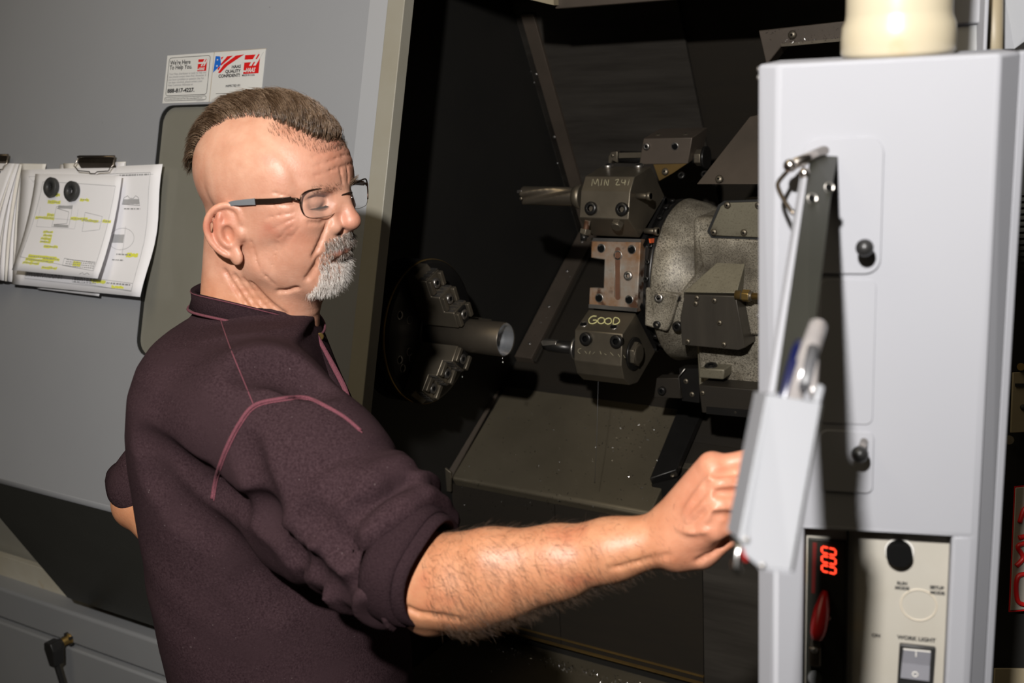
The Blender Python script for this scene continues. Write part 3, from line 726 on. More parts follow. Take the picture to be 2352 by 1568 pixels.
# spade drill
dy_ = q1_[1]+.035
d0 = PY(1336, 452, dy_); d1 = PY(1203, 447, dy_); zc = d0[2]; 
dl = empty('insert_drill', (d1[0]+.03, dy_, zc-.02), 'large fluted insert drill pointing left from the upper block', 'cutting tool')
Ld = d0[0]-d1[0]
dm = MB(); nseg = 40; n = 30; rr = .0195; rings = []
for i in range(nseg+1):
    t = i/nseg; x = d0[0]-Ld*t; ring = []
    tw = 2.0*t+.15
    for j in range(n):
        th = 2*math.pi*j/n
        # two helical flutes cut into the round
        dd = ((th-tw-math.pi*.95) % math.pi)-math.pi/2
        fl2 = max(0, 1-(abs(dd)/.62)**2) if t > .05 else 0
        fl2 *= min(1, (t-.05)/.12) if t > .05 else 0
        r1 = rr*(1-.42*fl2)*(1.0 if t > .1 else 1.0)
        ring.append(np.array([x, dy_+r1*math.cos(th), zc+r1*math.sin(th)]))
    rings.append(ring)
for i in range(nseg):
    dm.add(rings[i]+rings[i+1], [(j, (j+1) % n, n+(j+1) % n, n+j) for j in range(n)], True)
dm.add(rings[-1], [tuple(range(n))]); dm.add(rings[0], [tuple(range(n))[::-1]])
dm.build('drill_body', mat('straw_coloured_drill_steel', (.40, .33, .24), (.30, .26, .21), .30, .9, scale=14), dl)
MB().lathe(d0+np.array([.004, 0, 0]), (-1, 0, 0), [(0, .026), (.012, .024), (.02, .0205)], 32).build('shank_collar', M['steel_d'], dl)
MB().box((d1[0]-.001, dy_-.008, zc+.010), (.006, 0, 0), (0, .008, 0), (0, 0, .003)).build('insert', M['steel'], dl, bevel=.0008)
share('insert_screw', DOME, dl, (d1[0]+.004, dy_-.018, zc-.004), (0, -1, 0), .0035)
# top block with boring tool
yt = 2.205
ft = [PY(*q, yt) for q in ((1478, 318), (1590, 316), (1580, 376), (1468, 378))]
tb = empty('tool_block', (ft[0][0]+.05, yt, ft[2][2]-.02), 'topmost plain brown tool block holding a black boring tool', 'tool holder', 'turret tool blocks')
nd = np.array([0, .985, .17])
MB().prism(ft, nd*.085).build('block_body', M['bar'], tb, bevel=.0015)
tri = [PY(*q, yt+.002) for q in ((1500, 377), (1579, 375), (1545, 398), (1514, 416))]
MB().prism(tri, nd*.06).build('block_foot', M['gold'], tb, bevel=.001)  # gold reflection on this face is put into its colour
share('cap_screw', CAPS_S, tb, PY(1487, 336, yt+.002), (0, -1, 0), .0075); share('threaded_hole', THOLE, tb, PY(1550, 336, yt), (0, -1, 0), .0075)
for q in ((1512, 312), (1575, 311)): share('bolt', DOME, tb, PY(*q, yt+.03), (0, -.2, 1), .008)
share('bolt', DOME, tb, PY(1528, 394, yt), (0, -1, .3), .008)
for q in ((1567, 405), (1620, 402)): share('bolt', CAPS, tur, PY(*q, 2.19), (0, -1, .6), .008)
bt = empty('boring_tool', PY(1430, 362, yt+.03), 'black boring tool with angled insert head beside topmost block', 'cutting tool')
h0 = PY(1475, 362, yt+.035); h1 = PY(1405, 360, yt+.035)
MB().cyl(h0+ex*.02, h1+ex*.010, .0135, n=24).build('shank', M['black_ox'], bt)
hd = [PY(*q, yt+.018) for q in ((1418, 347), (1403, 349), (1397, 360), (1396, 378), (1402, 378), (1406, 368), (1418, 374))]
MB().prism(hd, (0, .02, 0)).build('tool_head', M['steel_d'], bt, bevel=.0015)
share('insert_screw', DOME, bt, PY(1407, 357, yt+.018), (0, -1, 0), .004)
MB().prism([PY(*q, yt+.016) for q in ((1421, 351), (1474, 350), (1474, 362), (1421, 363))], (0, .01, 0)).build('shank_flat', M['steel_d'], bt)
# rear clamp of the top block
rc = PY(1612, 362, yt+.04)
share('clamp_nut', HEXB, tb, rc-ex*.012, ex, (.018, .018, .026)); MB().lathe(rc-ex*.03, ex, [(0, .012), (.02, .012)], 20).build('clamp_stud', M['black_ox'], tb)
MB().lathe(rc+ex*.006, ex, [(0, .024), (.006, .024)], 24).build('clamp_flange', M['black_ox'], tb)

# cast housing right of the disc
HX = XB+.022
MB().lathe((HX, TY, TZ-.01), (1, 0, 0), [(0, .10), (0, RT-.006), (.006, RT-.001), (.045, RT-.010), (.085, RT-.030), (.10, RT-.045), (.26, RT-.045)], 96).build('housing_flange', M['cast'], tur)
yc_ = TY-RT
# body block behind the flange: prism along X
body = [(TY-.150, TZ+.150), (TY+.16, TZ+.150), (TY+.16, 1.10), (TY-.120, 1.10), (TY-.150, TZ-.02)]
MB().xprism(body, HX+.085, HX+.62).build('housing_body', M['cast'], tur, bevel=.012, seg=3)
ybf = TY-.150
# facets between flange and body
def HY(px, py, o=0.0): return PY(px, py, ybf-o)
MB().prism([HY(*q, .006) for q in ((1600, 545), (1800, 552), (1800, 770), (1598, 770), (1545, 690), (1612, 610))], (0, .05, 0)).build('housing_boss', M['cast'], tur, bevel=.005)
# top cover sheet leaning back and its screws
cv = [PY(*q, ybf+.02+o_) for q, o_ in (((1600, 423), 0), ((1800, 423), 0), ((1800, 250), .09), ((1722, 268), .09))]
MB().prism(cv, (0, .006, 0)).build('top_cover', M['bar'], tur, bevel=.001)
share('bolt', DOME, tur, PY(1652, 411, ybf+.02), (0, -1, .3), .008)
# access plate with screws
ap = [HY(*q, .014) for q in ((1667, 466), (1800, 458), (1800, 545), (1642, 538), (1631, 526))]
ap = [HY(*q, .010) for q in ((1668, 466), (1800, 462), (1800, 548), (1638, 541), (1630, 530), (1655, 474))]
acc = MB().prism(ap, (0, .012, 0)).build('access_plate', M['cast_flat'], tur, bevel=.0015)
MB().prism([HY(*q, .004) for q in ((1664, 461), (1800, 456), (1800, 552), (1634, 546), (1624, 531), (1650, 470))], (0, .006, 0)).build('plate_gasket', M['gasket'], tur)
for q in ((1671, 471), (1640, 533), (1709, 534), (1742, 472)): share('screw', DOME, acc, HY(*q, .010), (0, -1, 0), .0068)
# sloped ledge above the dark riveted cover
yl = ybf-.045
lt = [HY(*q, .0) for q in ((1612, 602), (1800, 606))]
le = [PY(*q, yl) for q in ((1800, 676), (1694, 672), (1568, 672), (1552, 690))]
led = MB(); led.add([HY(1650, 600, .004), HY(1712, 603, .004), PY(1692, 673, yl), PY(1570, 671, yl), HY(1712, 690, -.01), HY(1570, 690, -.01)], [(0, 1, 2, 3), (1, 4, 2), (0, 3, 5), (0, 5, 4, 1), (2, 4, 5, 3)])
led.build('sloped_ledge', M['cast_flat'], tur, bevel=.001)
dk = [PY(*q, yl-.001) for q in ((1572, 676), (1690, 680), (1712, 798), (1696, 804), (1566, 792), (1562, 730))]
dkc = MB().prism(dk, (0, .075, 0)).build('oil_cover', M['cast_dark'], tur, bevel=.0015)
for q in ((1601, 684), (1641, 690), (1653, 741), (1580, 784), (1663, 791), (1598, 697)): share('rivet', DOME, dkc, PY(*q, yl-.001), (0, -1, 0), .0055)
# lug with bolt at the lower left of the flange
lg = [PY(*q, ybf-.02) for q in ((1482, 660), (1542, 672), (1560, 676), (1540, 742), (1530, 762), (1480, 748))]
MB().prism(lg, (0, .06, 0)).build('housing_lug', M['cast'], tur, bevel=.004)
share('lug_bolt', CAPS_S, tur, PY(1516, 684, ybf-.017), (0, -1, .2), .0095); share('lug_bolt', CAPS, tur, PY(1511, 744, ybf-.017), (0, -1, 0), .008)
share('lug_bolt', CAPS, tur, PY(1556, 683, ybf-.010), (0, -1, 0), .008); share('lug_bolt', CAPS, tur, PY(1558, 748, ybf-.010), (0, -1, 0), .010)
# lower base of the housing
yb2 = ybf-.03
bs = [PY(*q, yb2) for q in ((1640, 800), (1800, 806), (1800, 905), (1605, 890), (1612, 842))]
MB().prism([PY(*q, yb2+.06) for q in ((1600, 780), (1800, 780), (1800, 905), (1605, 892))], (0, .1, 0)).build('housing_base', M['cast_flat'], tur, bevel=.003)
MB().prism([PY(*q, yb2+.01) for q in ((1606, 846), (1664, 848), (1662, 872), (1604, 868))], (0, .06, 0)).build('base_foot', M['cast_flat'], tur, bevel=.003)
share('foot_bolt', CAPS, tur, PY(1634, 850, yb2+.03), (0, -.25, 1), .013)
MB().prism([PY(*q, yb2) for q in ((1604, 884), (1800, 900), (1800, 962), (1612, 948))], (0, .1, 0)).build('base_skirt', M['sheet'], tur, bevel=.002)
share('screw', DOME, tur, PY(1614, 902, yb2), (0, -1, 0), .005); share('screw', DOME, tur, PY(1690, 946, yb2), (0, -1, 0), .005)
MB().prism([PY(*q, yb2-.003) for q in ((1622, 934), (1800, 948), (1800, 966), (1622, 950))], (0, .01, 0)).build('base_rail', M['black_ox'], tur)
# orange paint marks
MB().prism([PX(*q, HX-.004)+0 for q in ((1490, 548), (1500, 547), (1499, 557), (1492, 558))], (.003, 0, 0)).build('paint_mark', M['orange'], tur)
# lower bracket with white line edge
br = [PY(*q, 2.05) for q in ((1508, 868), (1558, 868), (1566, 915), (1502, 912))]
bk_ = empty('sensor_bracket', PY(1540, 915, 2.05), 'small dark bracket with pale edge line below the turret', 'bracket')
MB().prism(br, (0, .03, 0)).build('bracket_body', M['sheet'], bk_, bevel=.001)
MB().tube([PY(1574, 846, 2.046), PY(1559, 864, 2.046), PY(1563, 914, 2.046)], .0016, 6).build('pale_edge', M['steel'], bk_)
share('bolt', CAPS, bk_, PY(1522, 896, 2.048), (0, -1, 0), .0085); share('bolt', DOME, bk_, PY(1576, 875, 2.06), (0, -1, 0), .006); share('bolt', DOME, bk_, PY(1590, 905, 2.06), (0, -1, 0), .006)
MB().prism([PY(*q, 2.058) for q in ((1560, 846), (1606, 846), (1606, 925), (1566, 920))], (0, .03, 0)).build('bracket_side', M['black_ox'], bk_)
# brass fitting with pipe
bf = empty('brass_fitting', PY(1712, 678, ybf-.03), 'brass hose fitting at the right of the turret housing', 'fitting')
c_ = PY(1690, 677, ybf-.045)
MB().cyl(c_, c_+ex*.03, .009, n=20).build('elbow', M['gold'], bf)
share('hex_nut', HEXB, bf, c_+ex*.012, ex, (.0115, .0115, .032)); 
hexm = make_hexbolt('brass_hex', M['brass']); share('hex_nut', hexm, bf, c_+ex*.014, ex, (.0118, .0118, .026))
MB().cyl(c_+ex*.02, c_+ex*.16, .0065, n=18).build('pipe', M['brass'], bf)
# ------------------------------------------------------------------ stickers on the door
def DS(px, py, o=0.0): return DP(px, py, o)
def sheet(name, corners, th, m, parent=None, label=None, cat=None, group=None):
    o = MB().prism(corners, -en*th).build(name, m, parent)
    tag(o, label, cat, group); return o
sL = [DS(*q, .0012) for q in ((374, 238), (482, 235), (492, 121), (385, 128))]
sR = [DS(*q, .0012) for q in ((483, 235), (601, 232), (610, 112), (493, 121))]
zT = XS(DS(385, 128))[1]; zB = XS(DS(374, 238))[1]
xL0, xL1, xR1 = XS(DS(380, 180))[0], XS(DS(487, 178))[0], XS(DS(605, 174))[0]
H_ = zT-zB
def sticker(x0, x1, label):
    t = empty('sticker', DQ((x0+x1)/2, zB), label, 'sticker')
    MB().prism([DQ(x0, zB, .0010), DQ(x1, zB, .0010), DQ(x1, zT, .0010), DQ(x0, zT, .0010)], -en*.0008).build('sticker_sheet', M['stick'], t)
    return t
SL = sticker(xL0, xL1-.001, 'white help-line sticker with black lettering on the grey door')
SR = sticker(xL1+.001, xR1, 'white sticker with red and blue flag emblem beside the help-line sticker')
MB().prism([DQ(xL1-.0015, zB, .0006), DQ(xL1+.0015, zB, .0006), DQ(xL1+.0015, zT, .0006), DQ(xL1-.0015, zT, .0006)], -en*.0004).build('grimy_edge', M['stick_edge'], SR)
MB().prism([DQ(xL1, zT-.0006, .0007), DQ(xR1+.0008, zT-.0006, .0007), DQ(xR1+.0008, zT+.0012, .0007), DQ(xL1, zT+.0012, .0007)], -en*.0005).build('grimy_edge', M['stick_edge'], SR)
wS = xL1-xL0
def sl(u, v): return DQ(xL0+u*wS, zB+v*H_, .0012)
wR = xR1-xL1
def sr(u, v): return DQ(xL1+u*wR, zB+v*H_, .0012)
def put(s, surf, u, v, size, parent, m='ink_k', **k): return lettering(s, size, surf(u, v), ex, eu, M[m], parent, lift=.0003, **k)
def outline(pts, w, m, parent, closed=True):
    return MB().tube(pts, w, 4, closed=closed).build('border_line', m, parent)
def rr(surf, u0, u1, v0, v1, r, asp): 
    return [surf(u, v) for u, v in [(a, b_) for a, b_ in rrect(u0, u1, v0, v1, r, 4)]]
outline(rr(sl, .055, .93, .155, .945, .05, 1), .00055, M['ink_k'], SL)
outline(rr(sl, .04, .93, .05, .125, .03, 1), .00045, M['ink_k'], SL)
put("We're Here", sl, .085, .80, .0125, SL, bold=.0002, xs=.98); put('To Help You.', sl, .08, .70, .0125, SL, bold=.0002, xs=.98)
for i, s in enumerate(('Your Haas distributor is ready to help and', 'you should contact them first. However, if', 'you have a problem or question that has', 'not been resolved, please contact your', 'Haas Customer Advocate at:')):
    put(s, sl, .085, .585-.058*i, .0064, SL, 'ink')
put('888-817-4227.', sl, .085, .22, .0115, SL, bold=.0004, xs=1.2)
put('For product information and Tech Tips: www.HaasCNC.com', sl, .06, .075, .0044, SL, 'ink_k')
put('29-0197 REV. D', sl, .74, .018, .003, SL, 'ink')
def logo(surf, u0, u1, v0, v1, parent):
    f = lambda a, b_: surf(u0+(u1-u0)*a, v0+(v1-v0)*b_)
    def poly(pts, m, lift): MB().prism([f(*q)+en*lift for q in pts], -en*.0002).build('emblem', m, parent)
    poly(((.06, 0), (.94, 0), (.94, .93), (.06, .93)), M['red'], .0004)
    W_ = M['stick']
    poly(((.36, .38), (.50, .38), (.88, 1.03), (.74, 1.03)), W_, .0007)
    poly(((.60, .38), (.74, .38), (1.12, 1.03), (.98, 1.03)), W_, .0007)
    poly(((-.06, .56), (.78, .56), (.86, .70), (-.01, .70)), W_, .0008)
    lettering('HAAS', (v1-v0)*H_*.30, f(.20, .07)+en*.0006, ex, eu, W_, parent, lift=.0003, bold=.0004, shear=.25, xs=.82)
    poly(((.06, .10), (.22, .10), (.25, .17), (.06, .17)), W_, .0007)
logo(sl, .675, .885, .635, .895, SL)
put('HAAS', sr, .56, .655, .0088, SR, align='RIGHT', bold=.0003, xs=1.15); put('QUALITY', sr, .56, .568, .0088, SR, align='RIGHT', bold=.0003, xs=1.15); put('CONFIDENT!', sr, .56, .481, .0088, SR, align='RIGHT', bold=.0003, xs=1.15)
logo(sr, .60, .93, .53, .93, SR)
put('MADE IN U.S.A.', sr, .60, .485, .0052, SR, bold=.0001)
put('INSPECTED BY:', sr, .30, .285, .0062, SR, bold=.0001)
MB().prism([sr(u, v)+en*.0003 for u, v in ((.12, .155), (.95, .155), (.95, .163), (.12, .163))], -en*.0002).build('rule_line', M['ink_k'], SR)
put('READY BY:', sr, .22, .08, .0062, SR, bold=.0001)
def shape(pts, m, lift=.0003): MB().prism([sr(*q)+en*lift for q in pts], -en*.0002).build('emblem', m, SR)
shape(((.04, .92), (.13, .91), (.165, .74), (.02, .59)), M['blue'])
shape(((.15, .89), (.20, .90), (.165, .84)), M['red'])
shape(((.16, .76), (.27, .90), (.38, .91), (.165, .72)), M['red'])
shape(((.12, .585), (.16, .57), (.30, .72), (.60, .92), (.44, .905), (.22, .74)), M['red'])
shape(((.10, .66), (.145, .715), (.155, .69), (.12, .63)), M['red'])
for u, v in ((.085, .845), (.088, .72)):
    st = []
    for k in range(10):
        r_ = .024 if k % 2 == 0 else .010; a = math.pi/2+math.pi*k/5; st.append((u+r_*math.cos(a), v+r_*1.0*math.sin(a)))
    shape(st, M['stick'], .0005)

# ------------------------------------------------------------------ papers on the door
def curl(name, corners, m, label, cat, nx=14, ny=10, f=None, th=.0004, group=None, loc=None, parent=None):
    """a sheet: corners TL, TR, BR, BL as door (x, s); f(u, v) gives the stand-off from the door"""
    TL, TR, BR, BL = [np.array(c) for c in corners]
    V = []; Fc = []
    for j in range(ny+1):
        for i in range(nx+1):
            u, v = i/nx, j/ny
            p_ = (TL*(1-u)+TR*u)*(1-v)+(BL*(1-u)+BR*u)*v
            V.append(DQ(p_[0], p_[1], f(u, v)))
    n1 = len(V); V += [p_-en*th for p_ in V]
    for j in range(ny):
        for i in range(nx):
            a = j*(nx+1)+i; q = (a, a+1, a+nx+2, a+nx+1); Fc.append(q); Fc.append(tuple(n1+k for k in q[::-1]))
    rim = [i for i in range(nx+1)]+[(j+1)*(nx+1)-1 for j in range(1, ny+1)]+[ny*(nx+1)+i for i in range(nx-1, -1, -1)]+[j*(nx+1) for j in range(ny-1, 0, -1)]
    for a, b_ in zip(rim, rim[1:]+rim[:1]): Fc.append((b_, a, n1+a, n1+b_))
    me = bpy.data.meshes.new(name); me.from_pydata([tuple(v) for v in V], [], Fc)
    me.polygons.foreach_set('use_smooth', np.ones(len(me.polygons), bool))
    o = link(name, me, m, parent); tag(o, label, cat, group)
    def surf(u, v, lift=.0003):
        p_ = (TL*(1-u)+TR*u)*(1-v)+(BL*(1-u)+BR*u)*v
        return DQ(p_[0], p_[1], f(u, v)+lift)
    return o, surf
def pc_(*qs): return [XS(DP(*q)) for q in qs]
# backing sheets below, then the large drawing, then the small drawing
fb_ = lambda u, v: .003+.010*v
curl('paper_sheet', pc_((140, 378), (292, 374), (247, 682), (100, 664)), M['paper'], 'white sheet peeping out below the large drawing', 'paper', f=lambda u, v: .002+.016*v*v+.004*u, parent=None)
big, bs_ = curl('drawing_sheet', pc_((58, 392), (383, 379), (352, 685), (54, 655)), M['paper'], 'large technical drawing sheet hanging from the binder clip', 'paper',
    f=lambda u, v: .006+.010*v+.018*max(0, .25-u)*(1-.6*v)+.010*math.sin(2.2*math.pi*v+1)*u*u*.6+.012*v*v)
top = curl('paper_sheet', pc_((148, 376), (292, 372), (290, 400), (150, 402)), M['paper2'], 'upper sheet edge just under the middle binder clip', 'paper', nx=8, ny=3, f=lambda u, v: .0035)
sml, ss_ = curl('drawing_sheet', pc_((105, 404), (303, 409), (275, 646), (88, 627)), M['paper'], 'smaller yellow-highlighted drawing sheet held by two ring magnets', 'paper',
    f=lambda u, v: .026+.030*v*v+.008*math.sin(math.pi*u)*(1-v)+.010*(1-u)*v)
def line(surf, pts, w, m, parent, lift=.0004):
    P_ = []
    for (a, b_), (c_2, d_2) in zip(pts, pts[1:]):
        n_ = max(2, int(8*max(abs(c_2-a), abs(d_2-b_))))
        P_ += [surf(a+(c_2-a)*k/n_, b_+(d_2-b_)*k/n_, lift) for k in range(n_)]
    P_.append(surf(*pts[-1], lift))
    return MB().tube(P_, w, 4).build('drawn_line', m, parent)
def area(surf, u0, u1, v0, v1, m, parent, name='highlight', lift=.0003, wob=.006):
    n_ = 8; up = [(u0+(u1-u0)*k/n_, v0+rng.uniform(-wob, wob)) for k in range(n_+1)]; dn = [(u0+(u1-u0)*k/n_, v1+rng.uniform(-wob, wob)) for k in range(n_+1)]
    V = [tuple(surf(*q, lift)) for q in up+dn]; F_ = [(k, k+1, n_+2+k, n_+1+k) for k in range(n_)]
    me = bpy.data.meshes.new(name); me.from_pydata(V, [], F_); return link(name, me, m, parent)
def scribble(surf, u0, u1, v, parent, h=.010, m=None, seg=None):
    """a row of unreadably small print as short dashes"""
    b_ = MB(); u = u0
    while u < u1:
        du = rng.uniform(.006, .022); a = min(u+du, u1)
        q = [surf(u, v-h/2, .0004), surf(a, v-h/2, .0004), surf(a, v+h/2, .0004), surf(u, v+h/2, .0004)]
        b_.add(q, [(0, 1, 2, 3)]); u = a+rng.uniform(.003, .009)
    return b_.build('small_print', m or M['ink'], parent)
# small sheet print
W1 = .00035
line(ss_, ((.05, .86), (.12, .08), (.95, .10), (.93, .93), (.05, .86)), W1, M['ink'], sml)
line(ss_, ((.34, .33), (.53, .31), (.53, .53), (.33, .53), (.34, .33)), W1, M['ink'], sml); line(ss_, ((.35, .345), (.50, .375), (.50, .49), (.35, .51)), W1*1.3, M['ink'], sml)
area(ss_, .36, .53, .315, .345, M['ink_l'], sml, 'hatching', wob=.002); area(ss_, .35, .52, .505, .53, M['ink_l'], sml, 'hatching', wob=.002)
line(ss_, ((.68, .37), (.87, .40), (.87, .53), (.69, .56), (.68, .37)), W1, M['ink'], sml); line(ss_, ((.70, .46), (.86, .46)), W1, M['ink'], sml)
line(ss_, ((.14, .34), (.14, .54), (.60, .54), (.60, .34)), W1*.7, M['ink_l'], sml); line(ss_, ((.10, .45), (.95, .45)), W1*.7, M['ink_l'], sml)
for a, b_, c_, d_ in ((.24, .36, .195, .225), (.22, .38, .27, .30), (.60, .70, .235, .26), (.24, .33, .40, .43), (.10, .34, .435, .46), (.53, .72, .425, .45), (.66, .84, .435, .46), (.88, .97, .43, .455), (.24, .36, .575, .60), (.25, .36, .61, .635), (.23, .36, .645, .67), (.23, .36, .675, .70), (.29, .46, .72, .745), (.14, .48, .83, .86), (.12, .46, .865, .895), (.10, .30, .90, .925), (.32, .52, .84, .87), (.34, .52, .93, .955)):
    area(ss_, a, b_, c_, d_, M['hl'], sml); scribble(ss_, a+.01, b_-.01, (c_+d_)/2, sml, .008)
for v in (.845, .865, .885, .905): scribble(ss_, .60, .92, v+.0, sml, .008)
area(ss_, .68, .77, .855, .90, M['hl'], sml)
line(ss_, ((.57, .835), (.92, .855), (.92, .93), (.57, .905), (.57, .835)), W1, M['ink'], sml)
line(ss_, ((.79, .975), (.82, .955), (.84, .975), (.87, .955), (.90, .97)), W1, M['ink_k'], sml)
# large sheet print
line(bs_, ((.20, .92), (.24, .30), (.06, .06), (.93, .06), (.93, .96), (.10, .94), (.20, .30)), W1, M['ink'], big)
line(bs_, ((.35, .075), (.95, .075)), W1*.8, M['ink_l'], big)
scribble(bs_, .72, .92, .075, big, .012); scribble(bs_, .10, .26, .10, big, .008); scribble(bs_, .12, .26, .118, big, .008)
cap_ = [(.755, .30), (.765, .25), (.79, .235), (.805, .255), (.83, .255), (.845, .235), (.865, .25), (.875, .31)]
line(bs_, cap_+[(.755, .30)], W1*1.4, M['ink'], big); area(bs_, .76, .87, .262, .30, M['ink_l'], big, 'hatching', wob=.002)
scribble(bs_, .77, .88, .335, big, .010)
circ = [(.775+.085*math.cos(t), .57+.085*math.sin(t)) for t in np.linspace(0, 2*math.pi, 25)]
line(bs_, circ, W1, M['ink'], big); area(bs_, .71, .79, .535, .60, M['ink_l'], big, 'hatching', wob=.002); line(bs_, ((.79, .47), (.80, .69)), W1, M['ink_l'], big)
area(bs_, .83, .91, .675, .705, M['hl'], big); scribble(bs_, .76, .86, .69, big); scribble(bs_, .74, .82, .735, big, .010)
area(bs_, .15, .20, .27, .34, M['ink_l'], big, 'hatching', wob=.001); line(bs_, ((.14, .47), (.19, .47), (.19, .55), (.14, .55), (.14, .47)), W1, M['ink'], big)
area(bs_, .10, .13, .70, .73, M['ink_l'], big, 'hatching', wob=.002)
for v in (.895, .915): scribble(bs_, .10, .40, v, big, .010, M['ink_l'])
line(bs_, ((.48, .885), (.93, .905), (.93, .965), (.48, .935), (.48, .885)), W1, M['ink'], big)
for v in (.90, .915, .93): scribble(bs_, .49, .66, v, big, .008)
area(bs_, .61, .73, .905, .925, M['hl'], big); area(bs_, .78, .87, .935, .955, M['hl'], big); scribble(bs_, .74, .92, .918, big, .012)
line(bs_, ((.10, .17), (.13, .22), (.17, .22)), W1, M['ink'], big)
# left bundle of papers
lb_ = empty('paper_bundle', DQ(-2.40, XS(DP(20, 650))[1]), 'thick worn bundle of papers under the left binder clip', 'paper')
for k in range(9):
    dx = 0.0035*k; dd = .004+.0055*k
    c_ = pc_((-40, 372), (52-1.0*k+ (6 if k % 3 == 0 else 0), 378), (60-4.6*k-(3 if k % 2 else 0), 652-1.0*k), (-40, 636))
    curl('paper_leaf', c_, M['paper2'] if k % 2 else M['paper'], None, None, 10, 8, f=(lambda d_: (lambda u, v: d_*(.25+.75*math.sin(min(1, v*1.3)*math.pi/2))+.010*u*u*v))(dd), parent=lb_)
def lbs(u, v, lift=.0006):
    c_ = pc_((-40, 372), (44, 378), (24, 644), (-40, 636)); TL, TR, BR, BL = c_
    p_ = (TL*(1-u)+TR*u)*(1-v)+(BL*(1-u)+BR*u)*v; dd = .048
    return DQ(p_[0], p_[1], dd*(.25+.75*math.sin(min(1, v*1.3)*math.pi/2))+.010*u*u*v+lift)
scribble(lbs, .38, .72, .085, lb_, .022, M['ink_k']); 
for v in (.13, .145, .165): scribble(lbs, .45, .62, v, lb_, .008)
for v in (.355, .405, .47): scribble(lbs, .35, .85, v, lb_, .008)
curl('paper_sheet', pc_((50, 376), (113, 378), (110, 392), (52, 398)), M['paper2'], 'torn folded paper edge between the two binder clips', 'paper', 6, 3, f=lambda u, v: .004+.004*u)
# binder clips
def binder(px0, px1, py, wire_py, label):
    a = XS(DP(px0, py)); b_ = XS(DP(px1, py)); w_ = b_[0]-a[0]; s_ = a[1]
    t = empty('binder_clip', DQ((a[0]+b_[0])/2, s_), label, 'clip')
    prof = [(.012, .016), (.013, -.001), (.002, -.012), (.001, -.010), (.010, .0), (.009, .015)]
    MB().prism([DQ(a[0], s_+p_[1]-.004, p_[0]+.004) for p_ in prof], ex*w_).build('clip_body', M['clip_k'], t, bevel=.0006)
    MB().cyl(DQ(a[0]-.001, s_+.008, .017), DQ(b_[0]+.001, s_+.008, .017), .0026, n=10).build('clip_spine', M['clip_k'], t)
    sw = XS(DP(px0, wire_py))[1]; x0 = a[0]; x1 = b_[0]; m_ = (x0+x1)/2
    pts = [DQ(x0+.002, s_+.006, .016), DQ(x0-.008, s_-.008, .018), DQ(x0-.009, s_-.012, .019), DQ(x0+.006, sw+.004, .022), DQ(x0+.010, sw, .022), DQ(m_-.010, sw-.002, .022), DQ(m_-.006, sw-.006, .022), DQ(m_+.010, sw-.006, .022), DQ(m_+.016, sw-.002, .022), DQ(x1-.006, sw, .022), DQ(x1-.003, sw+.006, .022), DQ(x1+.003, s_-.010, .019), DQ(x1-.002, s_+.006, .016)]
    MB().tube(pts, .0012, 8).build('wire_handle', M['nickel'], t)
binder(194, 276, 372, 396, 'nickel binder clip at the top of the large drawing')
binder(-34, 32, 368, 392, 'binder clip on the paper bundle at left frame edge')
# ring magnets
for q, lb2 in (((152, 437), 'left black ring magnet on the highlighted drawing'), ((199, 446), 'right black ring magnet on the highlighted drawing')):
    x_, s_ = XS(DP(*q)); t0_ = .036
    c_ = DQ(x_+.004, s_, t0_)
    o = MB(); o.lathe(c_, en, [(0, .008), (0, .0205), (.001, .0215), (.009, .0215), (.010, .0205), (.010, .008), (0, .008)], 36, True, False, False)
    tag(o.build('ring_magnet', M['magnet']), lb2, 'magnet', 'ring magnets on the drawing')

# ------------------------------------------------------------------ control pendant
pe_ = np.array([math.cos(math.radians(15)), math.sin(math.radians(15)), 0]); pn = np.array([math.sin(math.radians(15)), -math.cos(math.radians(15)), 0]); uz = np.array([0, 0, 1.0])
PO = PD(1738, 800, .92)
def PP(px, py, o=0.0): return hit(px, py, PO+pn*o, pn)
def PA(p): return np.array([(p-PO) @ pe_, p[2]])
def PQ(a, z, o=0.0): return PO+pe_*a+uz*(z-PO[2])+pn*o
aL = 0.0; aI = PA(PP(1784, 800))[0]; aR = PA(PP(2262, 800))[0]; aE = PA(PP(2318, 800))[0]
zTop = PA(PP(1900, 141))[1]; zBot = .70
pen = empty('control_pendant', PQ(.1, zBot, -.06), 'light grey control pendant cabinet with legend plate and red digits', 'control panel')
r0_, r1_ = PA(PP(1846, 1300))[0], PA(PP(2183, 1300))[0]; zr = PA(PP(2010, 1217))[1]
dpt = .16
# front face with the recess cut out (four pieces around it), bevelled sides, back
cab_ = MB()
def vbox(a0, a1, z0, z1, o0, o1): return cab_.prism([PQ(a0, z0, o1), PQ(a1, z0, o1), PQ(a1, z0, o0), PQ(a0, z0, o0)], uz*(z1-z0))
pf = [(aI, 0), (r0_, 0), (r0_, -.03), (r1_, -.03), (r1_, 0), (aR, 0), (aE, -.030), (aE, -dpt), (aL+.004, -dpt), (aL, -.012)]
pfull = [(aI, 0), (aR, 0), (aE, -.030), (aE, -dpt), (aL+.004, -dpt), (aL, -.012)]
cab_.prism([PQ(a, zBot, o) for a, o in pf], uz*(zr-zBot)); cab_.prism([PQ(a, zr, o) for a, o in pfull], uz*(zTop-zr))
cab_.build('cabinet', M['pend'], pen, bevel=.003)
MB().prism([PQ(aE-.001, zBot, -.030), PQ(aE+.006, zBot, -.034), PQ(aE+.006, zBot, -.05), PQ(aE-.001, zBot, -.05)], uz*(zTop-zBot)).build('side_trim', M['pend'], pen, bevel=.0015)
